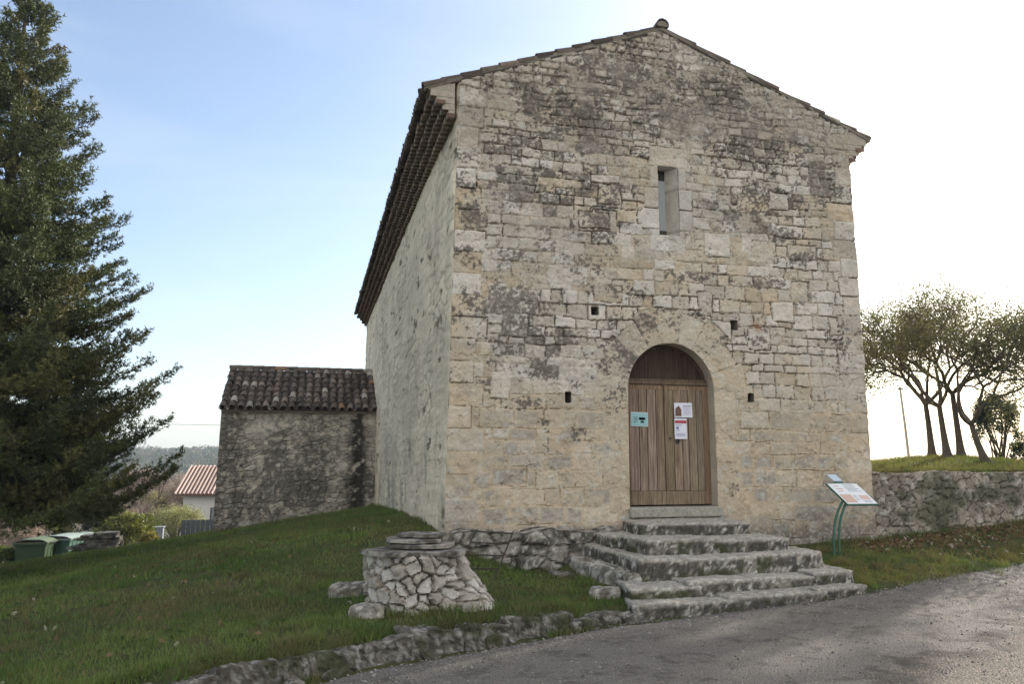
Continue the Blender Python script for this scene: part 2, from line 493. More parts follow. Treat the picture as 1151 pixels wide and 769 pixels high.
DX0, DX1, DSP, DCX, DR = 3.11, 4.74, 2.02, 3.925, .815      # door opening
WX0, WX1, WZ0, WZ1 = 3.76, 4.17, 4.8, 6.12                   # slit window opening at the face
HOLES = [(2.44, 2.58, 3.27, 3.42), (5.12, 5.27, 3.12, 3.31), (1.97, 2.08, 1.74, 1.93), (5.40, 5.53, 1.82, 1.98)]
WID, EAVE, APEX, LEN = 7.9, 7.23, 8.78, 21.0
def roofline(x): return APEX - abs(x - WID / 2) * (APEX - EAVE) / (WID / 2)

lay = Courses(-1.3, 9.2, 8.2, 11, [(1.5, .19, .33, .26, .62), (5.2, .13, .26, .17, .5), (6.3, .13, .22, .16, .42), (99, .12, .2, .14, .36)])
def facade_surface(x, z):
    top = sst(z, 5.6, 7.2); low = 1 - sst(z, 1.1, 2.3)
    wx = x + (fbm2(x * 2.6, z * 2.6, 21) - .5) * (.09 + .12 * top) + (fbm2(x * 9, z * 9, 22) - .5) * .03
    wz = z + (fbm2(x * 1.2, z * 2.2, 23) - .5) * (.10 + .10 * top) + (fbm2(x * 8, z * 8, 24) - .5) * .03
    sid, ed = lay(wx, wz)
    # larger stones let in across two courses
    rb = np.random.default_rng(55)
    for q in range(26):
        bx, bz, bw, bh = rb.uniform(.4, 7.2), rb.uniform(-.6, 6.4), rb.uniform(.3, .75), rb.uniform(.28, .46)
        m = (wx > bx) & (wx < bx + bw) & (wz > bz) & (wz < bz + bh)
        e = np.minimum(np.minimum(wx - bx, bx + bw - wx), np.minimum(wz - bz, bz + bh - wz))
        sid = np.where(m, 80000 + q, sid); ed = np.where(m, e, np.minimum(ed, np.where((np.abs(e) < .05) & (wx > bx - .05) & (wx < bx + bw + .05) & (wz > bz - .05) & (wz < bz + bh + .05), np.abs(e), 9)))
    # dressed stones: corner quoins
    for side in (0, 1):
        uu = x if side == 0 else WID - x
        k = np.floor((z + 1.3) / .37); L = .34 + .28 * _hash(k, 77 + side)
        m = (uu < L) & (z < 7.15)
        e = np.minimum(np.minimum(L - uu, .5), np.minimum((z + 1.3) - k * .37, (k + 1) * .37 - (z + 1.3)))
        sid = np.where(m, 90000 + 500 * side + k, sid); ed = np.where(m, e, np.minimum(ed, np.where(uu >= L, np.abs(uu - L), 9)))
    # door arch and jambs
    r = np.hypot(x - DCX, z - DSP); th = np.arctan2(z - DSP, x - DCX)
    sec = np.floor(th / (np.pi / 9)); L = 1.34 + .16 * _hash(sec, 5)
    m = (r < L) & (z > DSP)
    e = np.minimum(L - r, np.minimum(th - sec * np.pi / 9, (sec + 1) * np.pi / 9 - th) * r)
    sid = np.where(m, 95000 + sec, sid); ed = np.where(m, e, ed)
    k = np.floor((z + .1) / .42); L = .28 + .3 * _hash(k, np.where(x > DCX, 1, 2))
    ux = np.maximum(DX0 - x, x - DX1)
    m = (ux < L) & (z <= DSP) & (z > -.1)
    e = np.minimum(L - ux, np.minimum((z + .1) - k * .42, (k + 1) * .42 - (z + .1)))
    sid = np.where(m, 96000 + k + 100 * (x > DCX), sid); ed = np.where(m, e, ed)
    # window surround
    k = np.floor((z - 4.5) / .40); L = .10 + .26 * _hash(k, np.where(x > 3.95, 3, 4))
    ux = np.maximum(WX0 - x, x - WX1)
    wsur = (ux < L) & (z > 4.5) & (z < 6.5)
    e = np.minimum(L - ux, np.minimum((z - 4.5) - k * .4, (k + 1) * .4 - (z - 4.5)))
    sid = np.where(wsur, 97000 + k + 100 * (x > 3.95), sid); ed = np.where(wsur, e, ed)
    flush = ((sid >= 95000) & (sid < 97000)).astype(float)
    t1 = _hash(sid, 1); t2 = _hash(sid, 2); t3 = _hash(sid, 3)
    rough = fbm2(x * 7, z * 7, 31, 5); rg2 = fbm2(x * 22, z * 22, 32, 3)
    ed2 = ed + (rg2 - .5) * .02
    # mortar: narrow open joints in the middle, flush and broad low down, slobbered over the stones at the top
    zone = fbm2(x * .9, z * .9, 33)
    jw = .008 + .018 * low + .034 * top * sst(zone, .35, .6)
    jw = jw * (1 - .6 * flush)
    crisp = sst(fbm2(x * .9 + 7, z * 1.3, 45, 4) + .10 * sst(z, 1.5, 3) * (1 - top), .40, .56)      # where the joints are still open
    mort = (1 - sst(ed2, jw * .6, jw * 1.5)) * (1 - .5 * flush) * (.35 + .65 * np.maximum(crisp, top))
    slob = top * sst(fbm2(x * 1.8, z * 1.8, 34) + (rough - .5) * 1.1, .38, .50) * .97 + low * sst(fbm2(x * 2.0, z * 2.2, 35) + (rough - .5) * .9, .46, .58) * .65
    mort = np.maximum(mort, slob * np.where(t2 > .34, 1, .15))
    opn = (1 - sst(ed2, .002, .010)) * sst(fbm2(x * 1.3, z * 1.7, 36), .36, .50) * (1 - .5 * low) * (1 - .6 * flush) * (1 - .45 * top) * (.2 + .8 * crisp)
    # relief
    h = (t1 - .5) * (.035 - .02 * low) * (1 - .8 * flush) * (.4 + .6 * crisp) * (1 - mort * .7) + sst(ed2, 0, .03) * .014 * (1 - .75 * low) * (1 - .85 * flush) * (.3 + .7 * crisp) + (rough - .5) * .035 + (rg2 - .5) * .012 - opn * .028
    chip = sst(fbm2(x * 4.5, z * 4.5, 37, 4), .6, .72); h = h - chip * .018
    # colour
    warm = np.clip(.38 + .65 * low + (fbm2(x * 1.1, z * 1.3, 38, 4) - .5) * 2.6 + (t3 - .5) * .5 - .25 * top, 0, 1)
    grey = np.array([.50, .465, .405]); tan = np.array([.51, .42, .305]); 
    c = mixc(grey, tan, warm) * (.84 + .28 * t2)[..., None]
    c = mixc(c, np.array([.40, .25, .16]), sst(t3, .93, .97) * low * .5)
    c = mixc(c, np.array([.63, .60, .545]), sst(t1, .58, .78) * (.35 + .45 * sst(z, 2.2, 3.6)) * (1 - .4 * top) * (1 - flush))
    c = mixc(c, np.array([.49, .425, .325]) * (.85 + .3 * rough)[..., None], flush * .5)
    gst = low * (1 - flush) * sst(ed2, .0, .07) * sst(t3, .35, .6)
    c = mixc(c, np.array([.36, .335, .29]) * (.7 + .6 * rough)[..., None], gst * .9)
    c = mixc(c, np.array([.60, .58, .54]), wsur * .5)
    mcol = mixc(mixc(np.array([.44, .375, .28]), np.array([.50, .415, .305]), low), np.array([.33, .295, .245]), top * .85)
    mcol = mcol * (.8 + .4 * rough)[..., None]
    c = mixc(c, mcol, mort * .9)
    c = mixc(c, np.array([.085, .072, .056]), opn * .8)
    # black and grey lichen in ragged patches
    d = np.zeros(x.shape)
    for bx, bz, rx, rz, w in BLOT:
        d = np.maximum(d, w * np.exp(-(((x - bx) / (rx * 1.15)) ** 2 + ((z - bz) / (rz * 1.15)) ** 2) * .9))
    nz = fbm2(x * 4.2, z * 5.2, 41, 5, .65); nf = fbm2(x * 22, z * 24, 42, 4, .7)
    gen = .20 * sst(z, 3.4, 6.5) + .10 * sst(z, 1.7, 3.4) - .12 * low
    lic = sst(d * .80 + gen * .55 + (nz - .5) * 1.25 + (nf - .5) * 1.35 - .28, .10, .22)
    lic = np.where(wsur, lic * .25, lic) * (.55 + .45 * sst(nf, .38, .55))
    # each stone sheds or keeps the crust: broken at joints
    lic = lic * np.where(t2 > .8, .35, 1)
    c = mixc(c, np.array([.085, .078, .068]) * (.55 + .9 * nf)[..., None], lic * .84)
    # grey film, mostly up the wall
    film = sst(fbm2(x * 1.1, z * 1.4, 43, 5), .48, .66) * (.15 + .4 * sst(z, 2, 7))
    c = mixc(c, np.array([.30, .275, .235]), film * .75)
    # pale crustose lichen flecks
    wf = sst(fbm2(x * 11, z * 11, 44, 3), .66, .74) * .5
    c = mixc(c, np.array([.52, .52, .48]), wf * (1 - lic))
    # rusty stain by the right-hand beam hole
    c = mixc(c, np.array([.30, .14, .06]), np.exp(-((x - 5.66) / .09) ** 2 - ((z - 3.2) / .11) ** 2) * .8)
    # splash-back grime along the foot
    foot = 1 - sst(z + (nz - .5) * .6, -.55, -.05)
    c = mixc(c, np.array([.12, .11, .095]), foot * .75)
    c = mixc(c, np.array([.5, .5, .47]), foot * sst(nf, .56, .62) * .55)
    return h, c

def facade():
    du = .0165
    xs = np.linspace(0, WID, int(WID / du)); zs = np.arange(-1.25, 8.82, du)
    X, Z = np.meshgrid(xs, zs)
    h, c = facade_surface(X, Z)
    X0, Z0 = X.copy(), Z.copy()
    def in_door(x, z): return ((x > DX0) & (x < DX1) & (z > -.06) & (z <= DSP)) | ((z > DSP) & (np.hypot(x - DCX, z - DSP) < DR))
    def in_win(x, z): return (x > WX0) & (x < WX1) & (z > WZ0) & (z < WZ1)
    inside = in_door(X, Z) | in_win(X, Z)
    for a, b, e, f in HOLES: inside |= (X > a) & (X < b) & (Z > e) & (Z < f)
    # faces wholly inside an opening go; border vertices snap to the true outline
    cell = inside[:-1, :-1] & inside[:-1, 1:] & inside[1:, 1:] & inside[1:, :-1]
    nb = np.zeros_like(inside); o = ~inside
    nb[1:] |= o[:-1]; nb[:-1] |= o[1:]; nb[:, 1:] |= o[:, :-1]; nb[:, :-1] |= o[:, 1:]
    nb[1:, 1:] |= o[:-1, :-1]; nb[:-1, :-1] |= o[1:, 1:]; nb[1:, :-1] |= o[:-1, 1:]; nb[:-1, 1:] |= o[1:, :-1]
    bd = inside & nb
    rects = [(WX0, WX1, WZ0, WZ1)] + HOLES
    for i, j in zip(*np.nonzero(bd)):
        x, z = X0[i, j], Z0[i, j]
        if in_door(x, z):
            if z > DSP:
                r = math.hypot(x - DCX, z - DSP); X[i, j] = DCX + (x - DCX) / r * DR; Z[i, j] = DSP + (z - DSP) / r * DR
            else:
                q = [(x - DX0, 'a'), (DX1 - x, 'b'), (z + .06, 'c')]; m = min(q)[1]
                if m == 'a': X[i, j] = DX0
                elif m == 'b': X[i, j] = DX1
                else: Z[i, j] = -.06
        else:
            for a, b, e, f in rects:
                if a < x < b and e < z < f:
                    m = min((x - a, 0), (b - x, 1), (z - e, 2), (f - z, 3))[1]
                    if m == 0: X[i, j] = a
                    elif m == 1: X[i, j] = b
                    elif m == 2: Z[i, j] = e
                    else: Z[i, j] = f
        h[i, j] = 0
    keep = ~cell
    # cut along the roof slope
    rl = APEX - np.abs(X - WID / 2) * (APEX - EAVE) / (WID / 2)
    over = Z > rl + .06
    keep &= ~(over[:-1, :-1] & over[:-1, 1:] & over[1:, 1:] & over[1:, :-1])
    Z = np.where(over, rl + .06, Z)
    # old corners: the left one leans in
    lean = -.06 + .021 * np.clip(Z, -1, 7.2)
    X = X + lean * (1 - X / WID) ** 2 * 1.0
    endf = np.minimum(sst(X0, 0, .02), 1)
    edge = (fbm2(X0 * 0, Z0 * 6, 55, 4) - .5) * .05
    X = X + np.where(X0 > WID - .3, edge * sst(X0, WID - .3, WID), 0) + np.where(X0 < .3, edge * .6 * (1 - sst(X0, 0, .3)), 0)
    h = h * np.minimum(1, sst(X0, -.01, .03))
    h[:, 0] = 0; h[:, -1] = h[:, -1] * .5 - .01
    P = np.stack([X, -h, Z], -1)
    return P, c, keep

chapel = thing('stone_chapel', 'tall old stone chapel with arched wooden door, slit window and low tiled side annex', 'chapel', (3.95, 10, -.5))
P, c, keep = facade()
mb = MB(); mb.grid(P, c, keep)
# quoins turn the right-hand corner
zs = np.arange(-1.2, 7.1, .05); ys = np.linspace(0, .6, 12)
link('front_wall', mb, M['stone'], chapel, smooth=False)

def stone_box(mb, *a): pass

# reveals of the openings (dressed stone)
def reveal(mb, outline, depth, closed, col, inner=None):
    """outline: list of (x,z); strip from the face back to depth"""
    n = len(outline); k = 8
    rows = []
    for t in np.linspace(0, 1, k):
        rows.append([((1 - t) * ox + t * ix, depth * t + .0, (1 - t) * oz + t * iz) for (ox, oz), (ix, iz) in zip(outline, inner or outline)])
    Pg = np.array(rows).transpose(1, 0, 2)
    jit = (fbm3(Pg, 6, 61) - .5)[..., None] * .02
    mid = np.zeros((n, k, 1)); mid[:, 1:] = 1
    Pg = Pg + jit * mid * np.array([1, .3, 1])
    cc = col * (.75 + .5 * fbm3(Pg, 4, 62))[..., None]
    mb.grid(Pg, cc)

def dense(pts, step=.06):
    out = []
    for (a, b), (c2, d) in zip(pts[:-1], pts[1:]):
        k = max(1, int(math.hypot(c2 - a, d - b) / step))
        out += [(a + (c2 - a) * i / k, b + (d - b) * i / k) for i in range(k)]
    return out + [pts[-1]]
arch = [(DCX + DR * math.cos(t), DSP + DR * math.sin(t)) for t in np.linspace(0, math.pi, 40)]
mb = MB()
dcol = np.array([.42, .37, .29])
reveal(mb, dense([(DX1, -.06)] + arch + [(DX0, -.06)], .08), .36, False, dcol)
link('door_reveal', mb, M['stone'], chapel)
mb = MB()
reveal(mb, dense([(WX0, WZ0), (WX1, WZ0), (WX1, WZ1), (WX0, WZ1), (WX0, WZ0)], .08), .42, True, np.array([.52, .505, .47]),
       dense([(WX0 + .0, WZ0 + .1), (WX1 - .20, WZ0 + .1), (WX1 - .20, WZ1 - .08), (WX0, WZ1 - .08), (WX0, WZ0 + .1)], .08) if False else None)
link('window_reveal', mb, M['stone'], chapel)
# the splayed right jamb and inner slit
mb = MB()
zs = np.linspace(WZ0, WZ1, 26)
Pg = np.array([[(WX1 + .006 - .156 * t, -.006 + .23 * t, z) for t in np.linspace(0, 1, 8)] for z in zs])
k = np.floor((Pg[..., 2] - 4.5) / .4); e = np.minimum((Pg[..., 2] - 4.5) - k * .4, (k + 1) * .4 - (Pg[..., 2] - 4.5))
cc = np.array([.47, .435, .375]) * (.7 + .55 * fbm3(Pg, 5, 3))[..., None] * (1 - .35 * (e < .02))[..., None]
mb.grid(Pg, cc)
mb.box(WX0 - .02, WX1 + .02, .002, .24, WZ0 - .06, WZ0 + .012, (.45, .43, .38))
link('window_jamb', mb, M['stone'], chapel)
n = N('old_window_glass', .25, .6); n.base((.26, .28, .31)); M['pane'] = n.m
mb = MB(); mb.box(WX0 - .02, WX1, .222, .235, WZ0 + .16, WZ1 - .2, (.3, .3, .33))
win = link('window_pane', mb, M['pane'], chapel)
mb = MB(); mb.box(WX0 - .05, WX1, .245, .27, WZ0 - .05, WZ1 + .05, (.03, .028, .025))  # dark sheet behind the pane, standing in for the unlit slit
mb.box(WX0, WX1 - .15, .20, .24, WZ0 + .01, WZ0 + .15, (.04, .035, .03))
link('dark_slit_back', mb, M['metal'], chapel)
for a, b, e, f in HOLES:
    mb = MB(); g = .002
    cdk = np.array([.22, .19, .15])
    reveal(mb, [(a, e), (b, e), (b, f), (a, f), (a, e)], .45, True, cdk)
    mb.box(a - .02, b + .02, .44, .46, e - .02, f + .02, (.03, .026, .02))
    link('beam_hole', mb, M['stone'], chapel)

# door
mb = MB()
dz0, dtop = .02, 2.12
yd = .27
def planks(mb, x0, x1, z0, z1, widths, y, seed):
    r = np.random.default_rng(seed); x = x0; tot = sum(widths)
    for w in widths:
        w2 = (x1 - x0) * w / tot; g = .006; t = r.uniform(.82, 1.12); dy = r.uniform(0, .008)
        warm = np.array([1, r.uniform(.93, 1.04), r.uniform(.85, 1.05)])
        mb.box(x + g, x + w2 - g, y - .03 - dy, y + .02, z0 + r.uniform(0, .012), z1, t * warm)
        x += w2
dl = DX0 + .0; dr = DX1 - .0; dm = dl + (dr - dl) * .47
mb = MB(); planks(mb, dl + .11, dm, dz0 + .24, dtop - .09, [1.1, 1, 1.1, 1.0], yd, 1)
mb.box(dl + .002, dl + .115, yd - .045, yd + .02, dz0 + .01, dtop - .005, (.95, .72, .62))
mb.box(dl + .116, dm - .004, yd - .042, yd + .02, dtop - .092, dtop - .008, (.95, .85, .75))
mb.box(dl + .116, dm - .004, yd - .052, yd + .02, dz0 + .005, dz0 + .238, (.85, .82, .74))
leaf = link('door_leaf', mb, M['wood'], chapel, bevel=.004)
for hz_ in (.45, 1.72):
    mb = MB(); mb.box(dl + .04, dl + .09, yd - .06, yd - .044, hz_, hz_ + .08, (.05, .04, .035)); link('hinge', mb, M['metal'], leaf)
mb = MB(); planks(mb, dm + .04, dr - .11, dz0 + .24, dtop - .09, [1, 1.15, .9, 1.1, 1], yd, 2)
mb.box(dm + .0, dm + .052, yd - .058, yd + .02, dz0 + .01, dtop - .005, (.9, .86, .78))
mb.box(dr - .112, dr - .002, yd - .043, yd + .02, dz0 + .01, dtop - .005, (.95, .8, .7))
mb.box(dm + .053, dr - .113, yd - .041, yd + .02, dtop - .092, dtop - .008, (.95, .85, .75))
mb.box(dm + .053, dr - .113, yd - .053, yd + .02, dz0 + .005, dz0 + .238, (.85, .82, .74))
leaf2 = link('door_leaf', mb, M['wood'], chapel, bevel=.004)
mb = MB(); hx = dm + .24
mb.prism([(hx - .025, yd - .032, 1.08), (hx + .025, yd - .032, 1.08), (hx + .03, yd - .032, 1.2), (hx, yd - .032, 1.28), (hx - .03, yd - .032, 1.2)], (0, -.014, 0), (.04, .035, .03))
th = np.linspace(0, 2 * np.pi, 15)
mb.tube(np.stack([hx + .03 * np.cos(th), 0 * th + yd - .056, 1.12 + .04 * np.sin(th)], -1), .007, 6, (.05, .04, .035), False)
link('door_handle', mb, M['metal'], leaf2)
mb = MB(); th = np.linspace(0, 2 * np.pi, 11)
mb.prism([(dm + .1 + .017 * math.cos(t), yd - .042, 1.17 + .02 * math.sin(t)) for t in th[:-1]], (0, -.012, 0), (.03, .027, .025))
link('keyhole_plate', mb, M['metal'], leaf2)
mb = MB(); mb.box(DX0 + .002, DX1 - .002, yd - .07, yd + .03, dtop, dtop + .05, (.62, .58, .52)); mb.box(DX0 + .002, DX1 - .002, yd - .045, yd + .03, dtop + .052, dtop + .10, (.5, .46, .42))
link('door_transom', mb, M['wood'], chapel, bevel=.004)
mb = MB()
ap = [(DX0 + .003, dtop + .1), (DX1 - .003, dtop + .1)] + [(DCX + (DR - .003) * math.cos(t), DSP + (DR - .003) * math.sin(t)) for t in np.linspace(.23, math.pi - .23, 24)]
mb.prism([(x, yd - .005, z) for x, z in ap], (0, .03, 0), (.20, .165, .15))
for t in np.linspace(.34, math.pi - .34, 0): pass
th = np.linspace(.25, math.pi - .25, 24)
mb.tube([(DCX + (DR - .035) * math.cos(t), yd - .005, DSP + (DR - .035) * math.sin(t)) for t in th], .03, 6, (.3, .25, .22))
for x in (3.35, 3.62, 3.925, 4.23, 4.5):
    top = DSP + math.sqrt(max(0, DR ** 2 - (x - DCX) ** 2)) - .03
    mb.box(x - .004, x + .004, yd - .009, yd - .004, dtop + .1, top, (.3, .25, .22))
link('door_tympanum', mb, M['wood'], chapel)
mb = MB(); mb.box(DX0 - .04, DX1 + .04, -.09, .4, -.17, -.002, (.33, .32, .28))
link('door_sill', mb, M['rough_stone'], chapel, bevel=.02)

# side and rear walls
def flat_wall(name, f, u0, u1, v0, v1, du, dv, colfun, mat, hs=.03, masktop=None):
    us = np.linspace(u0, u1, max(2, int((u1 - u0) / du))); zs = np.linspace(v0, v1, max(2, int((v1 - v0) / dv)))
    U, V = np.meshgrid(us, zs)
    h, c = colfun(U, V)
    P = f(U, V, h)
    m = MB(); m.grid(P, c)
    return m
def plaster_surface(u, v):
    a = fbm2(u * .5, v * .8, 71, 5); b = fbm2(u * 1.1, v * 6, 72, 4); s = fbm2(u * 1.5, v * .9, 73, 4)
    cell, ed = voronoi(u * 1.5 + b * .5, v * 4.2, 74)
    show = sst(fbm2(u * .8, v * .9, 75, 4), .45, .62)
    h = (b - .5) * .045 + sst(ed, 0, .18) * .014 * show + (cell - .5) * .012 * show
    c = mixc(np.array([.74, .65, .49]), np.array([.63, .555, .42]), sst(a, .4, .65))
    c = c * (.86 + .28 * cell * show + .14 * (1 - show))[..., None]
    c = mixc(c, np.array([.20, .19, .16]), (1 - sst(ed, .0, .06)) * show * .55)
    c = mixc(c, np.array([.19, .20, .16]), sst(s, .52, .66) * (1 - sst(v, .3, 2.5)) * .5)
    c = mixc(c, np.array([.46, .39, .30]), sst(fbm2(u * 1.3, v * 1.2, 76, 4), .6, .7) * .5)
    pit = sst(fbm2(u * 2.2, v * 4, 77, 3), .74, .79)
    c = mixc(c, np.array([.09, .085, .07]), pit * .8); h = h - pit * .03
    return h, c
def leftx(v): return -.06 + .021 * np.clip(v, -1, 7.2)
mb = flat_wall('w', lambda U, V, h: np.stack([leftx(V) * np.clip(1 - U / 3, 0, 1) - .0 - h * sst(U, 0, .12) - .012 * sst(U, 0, .05), LEN - U, V], -1) if False else
               np.stack([leftx(V) * np.clip(1 - (LEN - U) / 4, 0, 1) - (h + .02) * sst(LEN - U, 0, .08), LEN - U, V], -1),
               0, LEN, -1.3, 7.26, .06, .035, plaster_surface, None)
link('side_wall', mb, M['plaster'], chapel)
mb = flat_wall('w', lambda U, V, h: np.stack([WID + h - .02, U, V], -1), 0, LEN, -1.2, 7.26, .15, .08, plaster_surface, None)
link('side_wall', mb, M['plaster'], chapel)
mb = MB(); mb.prism([(.02, LEN - .01, -1.5), (WID - .02, LEN - .01, -1.5), (WID - .02, LEN - .01, EAVE), (WID / 2, LEN - .01, APEX), (.02, LEN - .01, EAVE)], (0, .02, 0), (.36, .33, .28))
link('rear_wall', mb, M['plaster'], chapel)

# lower footing that stands proud left of the steps
def plinth_surface(u, v):
    cell, ed = voronoi(u * 2.4 + fbm2(u * 4, v * 4, 81) * .5, v * 4.2, 82)
    nz = fbm2(u * 6, v * 6, 83, 5); nf = fbm2(u * 18, v * 18, 84, 3)
    h = sst(ed, 0, .12) * .05 + (cell - .5) * .05 + (nz - .5) * .07
    c = mixc(np.array([.30, .285, .25]), np.array([.10, .095, .08]), sst(nz, .42, .6))
    c = mixc(c, np.array([.5, .5, .47]), sst(nf, .6, .68) * .7)
    c = mixc(c, np.array([.07, .06, .045]), (1 - sst(ed, .01, .06)) * .7)
    c = mixc(c, np.array([.05, .06, .025]), (1 - sst(v + nz * .3, -.85, -.6)) * .6)
    return h, c
us = np.arange(.02, 2.75, .025); vs_ = np.r_[np.arange(-1.3, -.3, .025), np.linspace(-.3, -.3, 1)]
U, V = np.meshgrid(us, np.arange(0, 1.3, .025))
h, c = plinth_surface(U, V - 1.25)
zt = -.36 + .03 * np.sin(U * 5) + (fbm2(U * 2, U * 0, 85) - .5) * .1
s = V
up = np.minimum(s, 0.95 + 0 * s); over = np.clip(s - .95, 0, .35)
ZP = -1.3 + up / .95 * (zt + 1.3) + 0.0 * over
YP = -.17 - h * 1.0 + over / .35 * .22
ZP = ZP + np.where(over > 0, h * .3 + over * .12, 0)
mb = MB(); mb.grid(np.stack([U, YP, ZP], -1), c)
link('plinth', mb, M['rough_stone'], chapel)

# ------------------------------------------------------------------ tiled roofs
def half_pipe(mb, p0, p1, up, r0, r1, c, th=.014, seg=7, flip=False):
    p0 = np.array(p0, float); p1 = np.array(p1, float); up = np.array(up, float)
    d = p1 - p0; d /= np.linalg.norm(d); sd_ = np.cross(d, up); sd_ /= np.linalg.norm(sd_); up = np.cross(sd_, d)
    an = np.linspace(-.08 * np.pi, 1.08 * np.pi, seg)
    rows = []
    for p, r in ((p0, r0), (p1, r1)):
        rows.append(np.array([p + r * (math.cos(a) * sd_ + math.sin(a) * up) for a in an]))
        rows.append(np.array([p + (r - th) * (math.cos(a) * sd_ + math.sin(a) * up) for a in an]))
    o0, i0, o1, i1 = rows
    V = np.vstack([o0, o1, i0, i1]); F = []
    for k in range(seg - 1):
        F.append((k, k + 1, seg + k + 1, seg + k)); F.append((2 * seg + k + 1, 2 * seg + k, 3 * seg + k, 3 * seg + k + 1))
        F.append((seg + k, seg + k + 1, 3 * seg + k + 1, 3 * seg + k)); F.append((k + 1, k, 2 * seg + k, 2 * seg + k + 1))
    mb.add(V, np.array(F), c)

def tile_col(r, pale=.06, orange=.05, dark=True):
    q = r.random()
    if q < pale: return np.array([.36, .33, .285]) * r.uniform(.7, 1.15)
    if q < pale + orange: return np.array([.27, .165, .10]) * r.uniform(.8, 1.2)
    if q < pale + orange + .12: return np.array([.20, .16, .13]) * r.uniform(.8, 1.2)
    return (np.array([.098, .080, .066]) if dark else np.array([.26, .16, .11])) * r.uniform(.65, 1.5)

def roof_tiles(mb, O, across, down, wid, slope_len, pitch, rowlen, rad, seed, pale=.06, orange=.05, dark=True, base=True, cut=.0):
    r = np.random.default_rng(seed)
    O = np.array(O, float); A = np.array(across, float); D = np.array(down, float)
    Nn = np.cross(D, A); Nn /= np.linalg.norm(Nn)
    if Nn[2] < 0: Nn = -Nn
    nc = int(round(wid / pitch)); nr = int(round(slope_len / rowlen))
    for i in range(nc):
        for j in range(nr):
            a = (i + .5) * wid / nc + r.normal(0, .012); d0 = j * slope_len / nr - .05; d1 = (j + 1) * slope_len / nr + r.normal(.01, .015)
            lift0 = .034 + r.normal(0, .004); lift1 = .05 + r.normal(0, .006); sk = r.normal(0, .012)
            half_pipe(mb, O + A * a + D * d0 + Nn * lift0, O + A * (a + sk) + D * d1 + Nn * lift1, Nn, rad * .82, rad * r.uniform(.96, 1.05), tile_col(r, pale, orange, dark))
            # the channel tile between two covers, hollow side up
        for j in range(nr if i else 0):
            a = i * wid / nc; d0 = j * slope_len / nr - .03; d1 = (j + 1) * slope_len / nr + r.normal(.03, .01)
            half_pipe(mb, O + A * a + D * d0 + Nn * (rad * .75), O + A * a + D * d1 + Nn * (rad * .75 + .012), -Nn, rad * 1.0, rad * .85, tile_col(r, pale * .4, orange * .6, dark) * .9)
    if base:
        c0 = O - Nn * .04 + A * .03
        th = Nn * .05
        mb.prism([c0, c0 + A * wid, c0 + A * wid + D * (slope_len * .985 - cut), c0 + D * (slope_len * .985 - cut)], th, (.07, .06, .05))

ov = .5                                                       # eaves overhang
sl_h = (APEX - EAVE) / (WID / 2)
run = WID / 2 + ov
slen = math.hypot(run, run * sl_h)
lift = .055
mb = MB()
for sgn, seed in ((-1, 1), (1, 2)):
    D = np.array([sgn * run, 0, -run * sl_h]) / slen
    roof_tiles(mb, (WID / 2, -.035, APEX + lift), (0, 1, 0), D, LEN + .2, slen, .225, .36, .095, seed, .05, .0, cut=.40)
roof = link('roof', mb, M['tile'], chapel, smooth=False)
mb = MB(); r = np.random.default_rng(5)
for k in range(int(LEN / .38)):
    half_pipe(mb, (WID / 2, -.07 + k * .38 + .42, APEX + lift + .05), (WID / 2, -.07 + k * .38, APEX + lift + .07), (0, 0, 1), .12, .13, tile_col(r), .02)
mb.prism([(WID / 2 + .11 * math.cos(t), -.055, APEX + lift + .04 + .11 * math.sin(t)) for t in np.linspace(0, math.pi, 9)], (0, .05, 0), (.22, .2, .17))
link('ridge_tile', mb, M['tile'], roof)
# mortar bed along the two rakes
mb = MB()
for sgn in (-1, 1):
    for k in range(14):
        t0, t1 = k / 14, (k + 1) / 14; w = random.uniform(-.015, .02)
        x0, x1 = WID / 2 + sgn * run * t0, WID / 2 + sgn * run * t1
        z0, z1 = APEX + lift - run * sl_h * t0, APEX + lift - run * sl_h * t1
        pts = [(x0, -.012 + w * .3, z0 - .01 + w), (x1, -.012 + w * .3, z1 - .01 + w), (x1, -.012 + w * .3, z1 + .05), (x0, -.012 + w * .3, z0 + .05)]
        if sgn > 0: pts = pts[::-1]
        mb.prism(pts, (0, .12, 0), np.array([.22, .195, .16]) * random.uniform(.7, 1.2))
link('verge_mortar', mb, M['stone'], roof)

